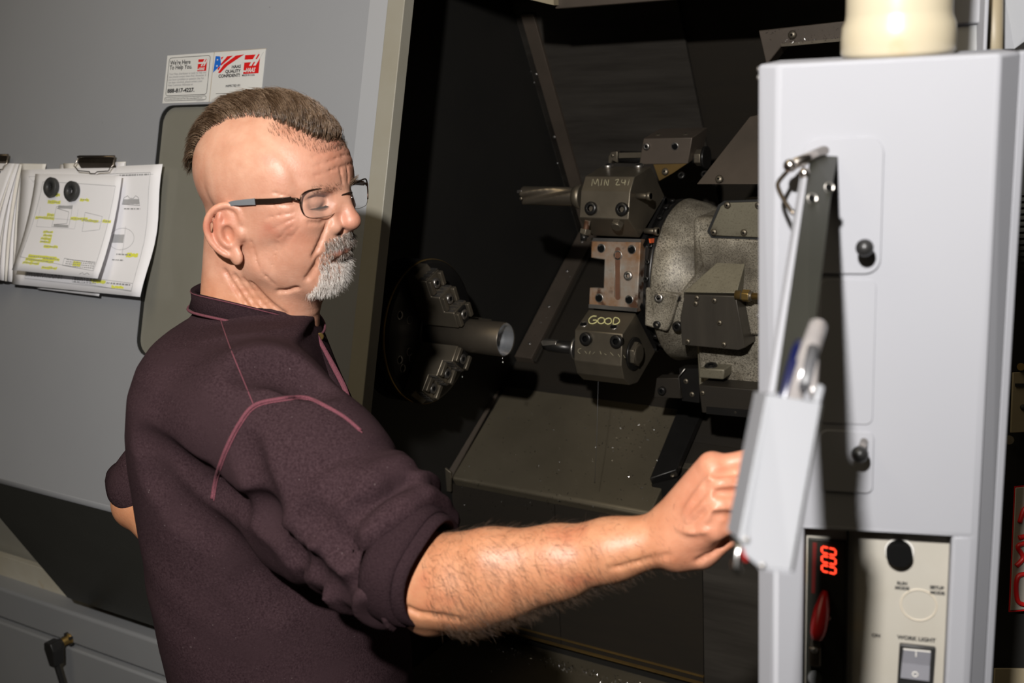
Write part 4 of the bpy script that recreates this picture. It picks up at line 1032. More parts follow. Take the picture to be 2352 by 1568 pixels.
# raised plates with rounded corners
def rplate(px0, px1, py0, py1, o, th, r, m, name):
    a0, z1 = PA(PP(px0, py0)); a1, z0 = PA(PP(px1, py1))
    return MB().prism([PQ(a, z, o) for a, z in rrect(a0, a1, z0, z1, r)], pn*th).build(name, m, pen, bevel=.0006)
rplate(1845, 2022, 318, 628, 0, .0022, .012, M['pend'], 'cover_plate')
rplate(1885, 2004, 640, 975, 0, .0010, .006, M['pend'], 'cover_plate')
rplate(1885, 2004, 985, 1132, 0, .0020, .006, M['pend'], 'cover_plate')
# ball knobs
for q, st in (((1986, 569), 0), ((1975, 1043), 1)):
    c_ = PP(*q, .020)
    kb = MB().ball(c_, .0068, 20, 12).build('ball_knob', M['plastic_k'], pen)
    MB().cyl(PP(q[0]+(4 if st == 0 else 10), q[1]-(2 if st == 0 else 30), .002), c_, .0032, n=12).build('knob_stem', M['nickel'], kb)
# recess plates
MB().prism([PQ(r0_, zBot, -.0295), PQ(r1_, zBot, -.0295), PQ(r1_, zr, -.0295), PQ(r0_, zr, -.0295)], pn*.009).build('recess_plate', M['legend'], pen)
def PR(px, py, o=0.0): return hit(px, py, PO+pn*(-.0205+o), pn)
MB().prism([PR(*q, 0) for q in ((1856, 1232), (1944, 1240), (1936, 1700), (1848, 1700))], pn*.003).build('display_plate', M['holder'], pen, bevel=.0008)  # shadow lying on this plate is put into its dark olive colour
MB().prism([PR(*q, .0) for q in ((1945, 1215), (1950, 1215), (1942, 1700), (1936, 1700))], pn*.006).build('plate_divider', M['plastic_k'], pen)
# seven-segment digits lying on their side
pu_ = norm(PR(1903, 1250)-PR(1903, 1320)); pr_ = pe_
def digit(cy):
    c_ = PR(1903.5, cy, .0034); dirx = norm(PR(1921, cy+4)-PR(1886, cy-4))
    w_, h_ = .0058, .0029; t_ = .0011; b_ = MB(); g_ = .0004
    def seg(p, q):
        p = np.array(p); q = np.array(q); d_ = (q-p)/np.linalg.norm(q-p); n_ = np.array([-d_[1], d_[0]]); p = p+d_*g_; q = q-d_*g_
        pts = [p, p+d_*t_*.6+n_*t_*.6, q-d_*t_*.6+n_*t_*.6, q, q-d_*t_*.6-n_*t_*.6, p+d_*t_*.6-n_*t_*.6]
        b_.prism([c_+dirx*x+pu_*y for x, y in pts], pn*.0004)
    for p, q in (((-w_, -h_), (-w_, h_)), ((w_, -h_), (w_, h_)), ((-w_, h_), (0, h_)), ((0, h_), (w_, h_)), ((-w_, -h_), (0, -h_)), ((0, -h_), (w_, -h_))): seg(p, q)
    return b_.build('display_digit', M['led'], pen)
for cy in (1265, 1286, 1307): digit(cy)
MB().prism([PR(*q, .0032) for q in ((1867, 1245), (1876, 1246), (1872, 1362), (1864, 1361))], pn*.0003).build('faint_label', M['led_dim'], pen)
# red lever with steel pivot
la = PR(1895, 1356, .004); lb2 = PR(1875, 1470, .026)
lv = MB(); mid = [la+(lb2-la)*t for t in np.linspace(0, 1, 9)]
lv.tube(mid, [.0022, .0042, .0054, .0066, .0070, .0072, .0070, .0062, .0040], 16); red = lv.build('red_lever', M['redp'], pen)
MB().cyl(PR(1904, 1418, .002), PR(1902, 1420, .010), .002, n=10).build('pivot_pin', M['nickel'], pen)
MB().box(PR(1872, 1496, .010), pe_*.005, uz*.009, pn*.010).build('lever_bracket', M['clip_k'], pen, bevel=.0012)
share('bracket_screw', RIVET, pen, PR(1870, 1492, .020), pn, .0028)
MB().cyl(PR(1872, 1556, 0), PR(1872, 1556, .008), .0062, n=24).build('lower_screw', M['plastic_k'], pen)
# black selector button, the shadow on it deepened into its colour, with pale washer
MB().lathe(PR(2066, 1266, 0), pn, [(0, .0125), (.0012, .0120), (.0014, .0100)], 40).build('button_washer', M['legend_rim'], pen)
MB().lathe(PR(2065, 1265, .001), pn, [(0, .0105), (.010, .0105), (.0112, .0098)], 40).build('selector_button', M['hole'], pen)
# worn round mark and legends
ub2 = norm(PR(2100, 1380)-PR(2100, 1480)); rb2 = pe_
MB().lathe(PR(2110, 1389, 0), pn, [(0, .0152), (.0006, .0150), (.0006, .0138), (0, .0136)], 48, True, False, False).build('worn_ring', M['dim'], pen)
def pl_(s, px, py, size): return link('lettering', text_mesh(s, size, PR(px, py, .0004), rb2, ub2, align='CENTER', bold=.0002), M['ink_k'], pen)
pl_('RUN', 2072, 1342, .0040); pl_('MODE', 2072, 1353, .0040); pl_('SETUP', 2152, 1352, .0040); pl_('MODE', 2153, 1364, .0040); pl_('WORK LIGHT', 2105, 1470, .0050); pl_('ON', 2012, 1462, .0045)
# rocker switch
fr_ = [PR(*q, 0) for q in ((2066, 1474), (2149, 1483), (2142, 1582), (2060, 1574))]
rk = MB().prism(fr_, pn*.004).build('rocker_frame', M['plastic_k'], pen, bevel=.001)
rq = [PR(*q, .004) for q in ((2075, 1490), (2138, 1497), (2134, 1560), (2068, 1552))]
rm = MB(); mid_ = [(rq[0]+rq[3])/2, (rq[1]+rq[2])/2]
rm.add([rq[0]+pn*.001, rq[1]+pn*.001, mid_[1]-pn*.0, mid_[0]-pn*.0, rq[2]+pn*.003, rq[3]+pn*.003]+[p-pn*.004 for p in rq], [(0, 1, 2, 3), (3, 2, 4, 5), (0, 3, 5, 9, 6), (1, 7, 8, 4, 2), (0, 6, 7, 1), (5, 4, 8, 9)])
rm.build('rocker', M['rocker'], rk)
MB().box(PR(2104, 1502, .0052), pe_*.0004, ub2*.0024, pn*.0003).build('on_mark', M['legend_rim'], rk)
MB().box(PR(2106, 1493, .0052), pe_*.011, ub2*.0006, pn*.0003).build('on_bar', M['legend_rim'], rk)
MB().lathe(PR(2102, 1548, .0066), pn, [(0, .0026), (.0004, .0026), (.0004, .0016), (0, .0016)], 24, True, False, False).build('off_mark', M['legend_rim'], rk)
# small screws on the left corner
for q in ((1738, 160), (1736, 180), (1738, 735)): share('corner_screw', RIVET, pen, PQ(aL, PA(PP(*q))[1], -.016), -pe_, .0022)

# ------------------------------------------------------------------ document holder on the pendant with pens
dh = empty('document_holder', PD(1790, 1310, .58), 'slanted document holder with light grey tray, fixed to the pendant', 'holder')
T = [PD(1860, 350, .870), PD(1932, 325, .885), PD(1912, 429, .815), PD(1858, 890, .63), PD(1774, 905, .63)]
vd = norm(cd)
MB().prism(T, vd*.004).build('back_board', M['holder'], dh, bevel=.0008)
MB().prism([PD(1853, 352, .869), PD(1864, 349, .869), PD(1781, 902, .629), PD(1767, 905, .629)], vd*.012).build('left_flange', M['pend'], dh, bevel=.0008)
for q, z_ in (((1866, 455), .806), ((1905, 430), .812)): share('board_hole', THOLE, dh, PD(*q, z_-.001), -vd, .0034)
# tray
t1 = [PD(1766, 905, .612), PD(1886, 925, .608), PD(1817, 1312, .566), PD(1745, 1302, .567), PD(1712, 1275, .570), PD(1702, 1240, .573)]
MB().prism(t1, vd*.0015).build('tray_front', M['tray'], dh, bevel=.0004)
bk2 = [p+vd*.030 for p in t1]
MB().prism(bk2, vd*.0015).build('tray_back', M['holder'], dh)
MB().prism([t1[1], t1[2], t1[2]+vd*.031, t1[1]+vd*.031], pe_*.0012).build('tray_side', mat('glossy_dark_side', (.05, .05, .045), rough=.12, metal=.6), dh)
MB().prism([t1[0], t1[5], t1[5]+vd*.031, t1[0]+vd*.031], -pe_*.0012).build('tray_side', M['tray'], dh)
MB().prism([t1[2], t1[3], t1[3]+vd*.031, t1[2]+vd*.031], -uz*.0012).build('tray_floor', M['pend'], dh)
MB().prism([PD(1868, 925, .608), PD(1888, 926, .608), PD(1897, 888, .612), PD(1880, 880, .612)], vd*.006).build('tray_lip', M['tray'], dh, bevel=.0015)
for q, z_ in (((1715, 1240), .5725), ((1752, 1300), .5668), ((1815, 993), .6022)): share('rivet', RIVET, dh, PD(*q, z_), -vd, (.0016, .0016, .0008))
MB().tube([PD(1706, 1235, .578), PD(1694, 1270, .577), PD(1690, 1300, .576), PD(1698, 1318, .575)], [.0014, .0020, .0024, .0016], 8).build('wire_tag', M['chip'], dh)
MB().tube([PD(1706, 1245, .579), PD(1712, 1268, .578), PD(1716, 1288, .577)], .0018, 8).build('wire_tag', M['redp'], dh)
# clip on the holder
MB().cyl(PD(1816, 380, .845), PD(1895, 345, .865), .0042, n=18).build('clip_bar', M['nickel'], dh)
MB().ball(PD(1815, 380, .844), .0052, 18, 12).build('clip_ball', M['nickel'], dh)
MB().tube(smooth_curve([PD(1810, 392, .852), PD(1790, 415, .848), PD(1787, 430, .845), PD(1800, 458, .838), PD(1822, 490, .832), PD(1828, 482, .834)], 5), .0017, 10).build('clip_wire', M['clip_k'], dh)
MB().ball(PD(1848, 398, .838), .0042, 16, 10).build('clip_ball', M['nickel'], dh)
# pens
pn1 = empty('clear_pen', PD(1840, 930, .62), 'clear capped pen standing in the tray, nearest pen', 'pen')
a_ = PD(1815, 945, .622); b_ = PD(1880, 742, .668)
MB().lathe(a_, b_-a_, [(0, .0046), (np.linalg.norm(b_-a_)*.52, .0050), (np.linalg.norm(b_-a_)*.53, .0060), (np.linalg.norm(b_-a_)*.97, .0056), (np.linalg.norm(b_-a_), .004)], 24).build('pen_cap', M['clear'], pn1)
MB().cyl(PD(1848, 890, .620), PD(1868, 800, .642), .0034, n=14).build('pen_grip', M['felt'], pn1)
MB().tube([PD(1866, 905, .616), PD(1872, 840, .634), PD(1872, 830, .637), PD(1862, 826, .638)], .0022, 8).build('pocket_clip', M['clear'], pn1)
bp_ = MB(); bp_.lathe(PD(1796, 940, .624), PD(1850, 745, .676)-PD(1796, 940, .624), [(0, .004), (.05, .0044), (.058, .0036)], 16)
tag(bp_.build('blue_pen', M['bluepen']), 'dark blue pen leaning in the tray behind the clear pen', 'pen')

# ------------------------------------------------------------------ things around the pendant
can = empty('beige_canister', PP(2060, 131, -.07), 'yellowed beige plastic cylinder standing on the pendant top', 'canister')
zc_ = zTop; cc_ = PQ(PA(PP(2062, 131, -.06))[0], zTop, -.075)
kk = (cc_-CAM) @ cd/FPX
MB().lathe(cc_, uz, [(0, 121*kk), (.004, 126*kk), (.016, 126*kk), (.024, 124*kk), (.030, 117*kk), (.034, 116*kk), (.30, 112*kk)], 64).build('canister_wall', M['beige'], can)
# grey column and strip behind, at the top right
col_ = empty('machine_column', PD(2240, 130, 1.10), 'light grey folded metal column behind the beige canister', 'machine part')
MB().prism([PD(2170, -80, 1.12), PD(2268, -80, 1.10), PD(2262, 52, 1.10), PD(2170, 58, 1.12)], vd*.05).build('upper_face', M['pend'], col_, bevel=.002)
MB().prism([PD(2170, 57, 1.125), PD(2262, 51, 1.105), PD(2256, 190, 1.10), PD(2170, 190, 1.12)], vd*.05+uz*-.0).build('lower_face', M['paint_low'], col_, bevel=.002)
MB().prism([PD(2266, -80, 1.09), PD(2276, -80, 1.09), PD(2264, 190, 1.09), PD(2256, 190, 1.09)], vd*.06).build('edge_strip', M['pend'], col_, bevel=.001)
MB().cyl(PD(2284, -80, 1.16), PD(2282, 200, 1.16), .009).build('conduit', M['tan'], col_)
pan = MB(); pan.prism([PD(2296, -80, 1.2), PD(2480, -80, 1.15), PD(2480, 0, 1.15), PD(2330, 112, 1.2), PD(2294, 112, 1.2)], vd*.02)
tag(pan.build('grey_panel', M['paint']), 'grey slanted panel in the top right corner of view', 'machine part')
# black cabinet at the far right with plates
cbk = empty('black_cabinet', PD(2330, 1568, 1.5), 'black machine cabinet behind the pendant at right frame edge', 'cabinet')
MB().prism([PD(2240, 90, 1.5), PD(2600, 90, 1.5), PD(2600, 1800, 1.5), PD(2150, 1800, 1.5)], vd*.10).build('cabinet_wall', M['black'], cbk)
def CB(px, py, o=.004): return PD(px, py, 1.485-o)
MB().prism([CB(2327, 855), CB(2420, 852), CB(2416, 990), CB(2322, 994)], vd*.004).build('name_plate', M['tan'], cbk, bevel=.001)
MB().box(CB(2342, 884, .006), cr*.006, cu*.0022, vd*.0006).build('plate_print', M['ink_k'], cbk); MB().ball(CB(2350, 935, .006), .004, 10, 6).build('plate_screw', M['ink_k'], cbk)
sk = MB().prism([CB(2333, 1120), CB(2420, 1110), CB(2410, 1395), CB(2321, 1402)], vd*.003).build('warning_sticker', M['legend'], cbk, bevel=.001)
MB().prism([CB(2331, 1117, .003), CB(2424, 1107, .003), CB(2414, 1399, .003), CB(2318, 1405, .003)], vd*.002).build('sticker_border', M['red'], sk)
for pts in (((2352, 1388), (2338, 1380), (2334, 1350), (2338, 1325), (2352, 1318), (2366, 1322)), ((2334, 1300), (2350, 1280), (2338, 1255), (2362, 1245)), ((2340, 1235), (2366, 1228)), ((2342, 1200), (2352, 1170), (2366, 1165))):
    MB().tube(smooth_curve([CB(*q, .0062) for q in pts], 5), .0032, 6).build('lettering', M['red'], sk)
MB().prism([CB(2285, 1535), CB(2420, 1535), CB(2420, 1650), CB(2280, 1650)], vd*.004).build('lower_plate', M['tan'], cbk, bevel=.001)
MB().cyl(CB(2318, 1010, .002), CB(2318, 1010, .012), .006, n=16).build('panel_screw', M['steel_d'], cbk)
MB().cyl(CB(2345, 842, .002), CB(2345, 842, .012), .005, n=16).build('panel_screw', M['brass'], cbk)
for k in range(14):
    MB().prism([CB(2330, 440+14*k), CB(2420, 436+14*k), CB(2420, 442+14*k), CB(2330, 446+14*k)], vd*.003).build('vent_rib', M['holder'], cbk)
# ------------------------------------------------------------------ a small distance-field modeller for the person
class Field:
    def __init__(s, lo, hi, h):
        s.lo = np.asarray(lo, float); s.h = h
        s.n = np.ceil((np.asarray(hi, float)-s.lo)/h).astype(int)+1
        s.d = np.full(s.n, .05, np.float32)
        s.ax = [(s.lo[i]+h*np.arange(s.n[i])).astype(np.float32) for i in range(3)]
    def sub(s, blo, bhi, pad):
        i0 = [max(0, int((blo[k]-pad-s.lo[k])/s.h)) for k in range(3)]
        i1 = [min(int(s.n[k]), int((bhi[k]+pad-s.lo[k])/s.h)+2) for k in range(3)]
        if any(b <= a for a, b in zip(i0, i1)): return None, None
        sl = tuple(slice(a, b) for a, b in zip(i0, i1))
        P = np.stack(np.meshgrid(*[s.ax[k][sl[k]] for k in range(3)], indexing='ij'), -1)
        return sl, P
    def op(s, fn, blo, bhi, k=.01, mode='u', amp=None):
        sl, P = s.sub(blo, bhi, k+.012)
        if sl is None: return
        d = fn(P).astype(np.float32); a = s.d[sl]
        if mode == 'u':
            h_ = np.clip(.5+.5*(d-a)/k, 0, 1); r = d*(1-h_)+a*h_-k*h_*(1-h_)
            r = np.minimum(r, a)
        elif mode == 's':
            h_ = np.clip(.5-.5*(a+d)/k, 0, 1); r = a*(1-h_)-d*h_+k*h_*(1-h_)
            r = np.maximum(r, a)
        elif mode == 'add':
            r = a+d
        s.d[sl] = r
    def ell(s, c, r, k=.01, mode='u', R=None):
        """ellipsoid; R: 3x3 with the axes as columns"""
        c = np.asarray(c, np.float32); r = np.asarray(r, np.float32)
        if R is None:
            fn = lambda P: s._ell(P-c, r); e = r
        else:
            R = np.asarray(R, np.float32); fn = lambda P: s._ell((P-c) @ R, r); e = np.abs(R) @ r
        s.op(fn, c-e, c+e, k, mode)
    def _ell(s, q, r):
        k0 = np.sqrt(((q/r)**2).sum(-1)); k1 = np.sqrt(((q/(r*r))**2).sum(-1))+1e-9
        return k0*(k0-1)/k1
    def cone(s, a, b, r1, r2=None, k=.01, mode='u', flat=None):
        """tapered capsule"""
        a = np.asarray(a, np.float32); b = np.asarray(b, np.float32); r2 = r1 if r2 is None else r2
        ab = b-a; L2 = float(ab @ ab)
        def fn(P):
            t = np.clip(((P-a) @ ab)/L2, 0, 1)
            return np.sqrt((((P-a)-t[..., None]*ab)**2).sum(-1))-(r1+(r2-r1)*t)
        m = max(r1, r2); s.op(fn, np.minimum(a, b)-m, np.maximum(a, b)+m, k, mode)
    def chain(s, pts, rs, k=.008, mode='u'):
        for i in range(len(pts)-1): s.cone(pts[i], pts[i+1], rs[i], rs[i+1], k, mode)
    def mesh(s):
        d = s.d; n = d.shape
        inside = d < 0
        c = np.zeros(tuple(x-1 for x in n), np.int8)
        for i in (0, 1):
            for j in (0, 1):
                for k in (0, 1): c += inside[i:n[0]-1+i, j:n[1]-1+j, k:n[2]-1+k]
        act = (c > 0) & (c < 8)
        idx = np.argwhere(act); vid = np.full(act.shape, -1, np.int64); vid[act] = np.arange(len(idx))
        acc = np.zeros((len(idx), 3)); cnt = np.zeros(len(idx))
        corner = [(i, j, k) for i in (0, 1) for j in (0, 1) for k in (0, 1)]
        for a in corner:
            for b in corner:
                df = [b[q]-a[q] for q in range(3)]
                if sum(df) != 1 or min(df) < 0: continue
                da = d[idx[:, 0]+a[0], idx[:, 1]+a[1], idx[:, 2]+a[2]]; db = d[idx[:, 0]+b[0], idx[:, 1]+b[1], idx[:, 2]+b[2]]
                m = (da < 0) != (db < 0)
                t = np.where(m, da/(da-db+1e-12), 0)
                acc += np.where(m[:, None], np.array(a)+t[:, None]*np.array(df), 0); cnt += m
        V = s.lo+s.h*(idx+acc/cnt[:, None])
        F = []
        for axis in range(3):
            o = [(1, 2), (2, 0), (0, 1)][axis]
            sl0 = [slice(None)]*3; sl1 = [slice(None)]*3; sl0[axis] = slice(0, -1); sl1[axis] = slice(1, None)
            e = inside[tuple(sl0)] != inside[tuple(sl1)]
            p = np.argwhere(e); p = p[(p[:, o[0]] > 0) & (p[:, o[1]] > 0) & (p[:, o[0]] < n[o[0]]-1) & (p[:, o[1]] < n[o[1]]-1)]
            flip = inside[p[:, 0], p[:, 1], p[:, 2]]
            def vv(da, db):
                q = p.copy(); q[:, o[0]] += da; q[:, o[1]] += db; return vid[q[:, 0], q[:, 1], q[:, 2]]
            q = np.stack([vv(-1, -1), vv(0, -1), vv(0, 0), vv(-1, 0)], 1)
            q[~flip] = q[~flip][:, ::-1]
            F.append(q)
        F = np.concatenate(F); F = F[(F >= 0).all(1)]
        return V, F
def np_mesh(name, V, F):
    me = bpy.data.meshes.new(name)
    me.vertices.add(len(V)); me.vertices.foreach_set('co', np.asarray(V, np.float32).ravel())
    F = np.asarray(F, np.int32); k = F.shape[1]
    me.loops.add(F.size); me.loops.foreach_set('vertex_index', F.ravel())
    me.polygons.add(len(F)); me.polygons.foreach_set('loop_start', np.arange(0, F.size, k, dtype=np.int32)); me.polygons.foreach_set('loop_total', np.full(len(F), k, np.int32))
    me.polygons.foreach_set('use_smooth', np.ones(len(F), bool))
    me.update(calc_edges=True); me.validate()
    return me
def relax(V, F, it=1, w=.5):
    for _ in range(it):
        acc = np.zeros_like(V); cnt = np.zeros(len(V))
        for a in range(4):
            for b in ((a+1) % 4, (a+3) % 4):
                np.add.at(acc, F[:, a], V[F[:, b]]); np.add.at(cnt, F[:, a], 1)
        V = V*(1-w)+w*acc/np.maximum(cnt, 1)[:, None]
    return V

# ------------------------------------------------------------------ head frame: forward, right (towards camera), up
hp, ht, hr = math.radians(10), math.radians(5), math.radians(1)
fr0 = np.array([math.cos(hp), math.sin(hp), 0]); rt0 = np.cross(fr0, uz)
f2_ = math.cos(ht)*fr0-math.sin(ht)*uz; u2_ = math.sin(ht)*fr0+math.cos(ht)*uz
r3_ = math.cos(hr)*rt0-math.sin(hr)*u2_; u3_ = math.sin(hr)*rt0+math.cos(hr)*u2_
HR = np.stack([f2_, r3_, u3_], 1)
HO = np.array([-1.019, 1.034, 1.641])
def HW(p): return HO+np.asarray(p, float) @ HR.T
def HL(px, py, R_):
    """head-local point on the plane right = R_ seen at the pixel"""
    w = hit(px, py, HO+HR[:, 1]*R_, HR[:, 1]); return HR.T @ (w-HO)

def build_head():
    g = Field((-.135, -.10, -.22), (.135, .108, .136), .0021)
    def val(p):
        i = np.clip(((np.asarray(p)-g.lo)/g.h).round().astype(int), 0, np.array(g.d.shape)-1); return g.d[tuple(i)]
    def snap(p, deep=0.0, c0=None):
        """move p along the line from the head's core to the surface"""
        p = np.asarray(p, float); c = np.array((.02, 0, p[2])) if c0 is None else np.asarray(c0, float)
        u_ = norm(p-c)
        for t in np.arange(.16, .0, -.0007):
            if val(c+u_*t) < 0: return c+u_*(t-deep)
        return p
    def crease(pts, r, k=.004, deep=.0, c0=None, n=5):
        P_ = [snap(q, deep, c0) for q in smooth_curve([np.asarray(q, float) for q in pts], n)]
        m = len(P_); rs = [r*(.25+.75*math.sin(math.pi*(i+.5)/m)) for i in range(m)]
        g.chain(P_, rs, k, 's')
    def ridge(pts, r, k=.005, deep=.001, c0=None):
        P_ = [snap(q, deep, c0) for q in smooth_curve([np.asarray(q, float) for q in pts], 4)]; m = len(P_)
        g.chain(P_, [r*(.3+.7*math.sin(math.pi*(i+.5)/m)) for i in range(m)], k)
    # skull
    g.ell((-.008, 0, .032), (.099, .0770, .085), .01)
    g.ell((.028, 0, .046), (.060, .064, .058), .03)
    g.ell((.048, 0, .034), (.044, .056, .036), .04)
    # mid-face and jaw
    g.ell((.040, 0, -.020), (.056, .062, .068), .03)
    for s in (1, -1):
        g.cone((.010, s*.050, -.040), (.014, s*.046, -.074), .020, .018, .03)
        g.cone((.014, s*.046, -.074), (.062, s*.018, -.088), .020, .019, .025)
        g.ell((.062, s*.046, -.016), (.026, .020, .017), .02)          # cheekbone
        g.ell((.058, s*.038, -.048), (.029, .022, .029), .02)          # cheek
        g.cone((.0860, s*.010, .028), (.0740, s*.046, .027), .0112, .0090, .012)   # brow ridge
        g.ell((.016, s*.062, .014), (.040, .012, .040), .03)           # temple
    g.ell((.042, 0, -.070), (.046, .047, .036), .03)
    g.ell((.076, 0, -.086), (.020, .025, .018), .015)                  # chin
    g.ell((.064, 0, -.096), (.025, .029, .013), .015)
    # neck
    g.cone((-.034, 0, -.060), (-.040, 0, -.22), .058, .066, .03)
    g.cone((.026, 0, -.098), (-.006, 0, -.21), .034, .052, .04)
    for s in (1, -1):
        g.cone((-.036, s*.050, -.055), (.016, s*.028, -.20), .012, .013, .014)
        g.cone((-.050, s*.030, -.05), (-.060, s*.05, -.21), .02, .03, .03)
    # muzzle
    g.ell((.077, 0, -.042), (.0215, .034, .019), .014)
    g.ell((.075, 0, -.062), (.0205, .031, .017), .014)
    # eye sockets, eyes, lids
    for s in (1, -1):
        g.ell((.097, s*.032, .005), (.018, .022, .0110), .010, 's')
        g.ell((.0745, s*.032, .002), (.0135, .0150, .0120), .003)
        g.ell((.0760, s*.032, .0070), (.0140, .0185, .0085), .003)       # upper lid
        g.ell((.0755, s*.033, -.0080), (.0125, .0180, .0060), .005)      # lower lid bag
    # nose
    g.cone((.089, 0, .022), (.099, 0, .006), .0100, .0092, .010)
    g.cone((.099, 0, .006), (.1120, 0, -.018), .0092, .0098, .006)
    g.ell((.1105, 0, -.0210), (.0125, .0130, .0108), .006)
    for s in (1, -1):
        g.ell((.0935, s*.0165, -.0260), (.0140, .0088, .0104), .004)
        g.cone((.093, s*.009, .006), (.090, s*.017, -.020), .009, .009, .010)
        g.ell((.1030, s*.0085, -.0350), (.0065, .0038, .0044), .003, 's')
        g.chain([(.0895, s*.0245, -.0155), (.0800, s*.0270, -.0250), (.0830, s*.0255, -.0345)], (.0006, .0013, .0006), .004, 's')
    g.cone((.110, 0, -.027), (.098, 0, -.037), .0045, .0055, .005)
    # mouth
    for s in (1, -1):
        ridge(((.105, 0, -.0485), (.100, s*.012, -.0492), (.086, s*.026, -.0540)), .0042, .005, .0022)
        ridge(((.105, 0, -.0590), (.099, s*.012, -.0588), (.086, s*.025, -.0560)), .0050, .005, .0028)
    crease(((.084, -.031, -.0580), (.098, -.013, -.0540), (.104, 0, -.0535), (.098, .013, -.0540), (.084, .031, -.0580)), .0010, .0026)
    crease(((.092, -.016, -.0700), (.100, 0, -.0715), (.092, .016, -.0700)), .0010, .008)
    # folds
    for s in (1, -1):
        crease(((.086, s*.033, .0005), (.0880, s*.026, -.0010), (.0885, s*.034, -.0018), (.078, s*.048, .0005)), .0008, .0016, c0=(.05, s*.032, .001))
        crease(((.090, s*.018, -.012), (.084, s*.034, -.0175), (.074, s*.048, -.0145)), .0011, .004)
        crease(((.088, s*.024, .0140), (.080, s*.040, .0145), (.070, s*.052, .0080)), .0010, .003)
        crease(((.0900, s*.0230, -.0160), (.0870, s*.0320, -.0340), (.0810, s*.0370, -.0480), (.0740, s*.0390, -.0590)), .0012, .0050, n=8)
        crease(((.0800, s*.0340, -.0610), (.0740, s*.0360, -.0760), (.0620, s*.0350, -.0900)), .0012, .0060, n=8)
        for (x0_, z0_, x1_, z1_, r_) in ((.070, .014, .046, .022, .0006), (.069, .006, .040, .007, .0009), (.068, -.002, .038, -.010, .0009), (.068, -.009, .044, -.024, .0008), (.066, -.017, .050, -.036, .0006), (.074, -.020, .060, -.048, .0007), (.060, -.030, .048, -.062, .0006), (.046, -.040, .036, -.078, .0005)):
            crease(((x0_, s*.06, z0_), ((x0_+x1_)/2, s*.064, (z0_+z1_)/2+.001), (x1_, s*.068, z1_)), r_*.38, .0022, n=7)
        crease(((.016, s*.07, -.040), (.020, s*.066, -.070), (.034, s*.056, -.098)), .0003, .0030, n=8)
        crease(((.056, s*.040, -.101), (.046, s*.046, -.106), (.034, s*.05, -.108)), .0006, .005, n=9)
        for k in range(4):   # neck creases running down and forward from behind the ear
            a = np.array((-.034+.013*k, s*.066, -.084-.004*k)); b = np.array((.014+.012*k, s*.046, -.164+.006*k)); m = (a+b)/2+np.array((.002, s*.004, -.004))
            crease((a, m, b), .0009, .0055, c0=(-.03, 0, -.12), n=14)
    for k in range(3):
        z = .046+.011*k
        crease(((.080, -.042, z-.004), (.098, -.014, z+.001), (.098, .014, z), (.080, .040, z-.006)), .0005, .0028, n=7)
    for s in (1, -1): crease(((.1005, s*.006, .026), (.099, s*.007, .034), (.097, s*.008, .046)), .0007, .003)
    # ears
    for s in (1, -1):
        E_ = lambda F_, U_: np.array((F_, s*(.0735+max(0, (.012-F_))*.36), U_))
        rim = smooth_curve([(.006, -.018), (.003, -.004), (-.009, .0025), (-.023, -.002), (-.0325, -.014), (-.035, -.028), (-.031, -.042), (-.023, -.053), (-.013, -.060)], 4)
        g.ell(E_(-.012, -.028), (.019, .0065, .028), .006, R=np.array([[.94, s*-.34, 0], [s*.34, .94, 0], [0, 0, 1]]).T)
        g.chain([E_(*q)+np.array((0, s*.003, 0)) for q in rim], [.0033+.0007*math.sin(math.pi*i/len(rim)) for i in range(len(rim))], .0022)
        g.ell(E_(-.0035, -.0615)+np.array((0, s*.001, 0)), (.0090, .0050, .0110), .006)     # lobe
        g.ell(E_(-.0095, -.034)+np.array((0, s*.0068, 0)), (.0085, .0075, .0120), .003, 's')   # concha
        g.ell(E_(-.0145, -.0125)+np.array((0, s*.0068, 0)), (.0105, .0045, .0070), .003, 's')   # fossa
        g.ell(E_(-.0260, -.0250)+np.array((0, s*.0085, 0)), (.0026, .0036, .0160), .003, 's')   # scapha
        ah = smooth_curve([np.append(q, 0) for q in ((-.019, -.010), (-.0205, -.024), (-.0185, -.040), (-.010, -.0485))], 4)
        g.chain([E_(q[0], q[1])+np.array((0, s*.0030, 0)) for q in ah], [.0030]*len(ah), .003)   # antihelix
        g.ell(E_(.0045, -.033)+np.array((0, s*.002, 0)), (.0055, .0050, .0080), .004)         # tragus
    g.ell((-.04, 0, -.245), (.09, .09, .03), .02, 's')
    V, F = g.mesh(); V = relax(V, F, 1, .4)
    return V, F

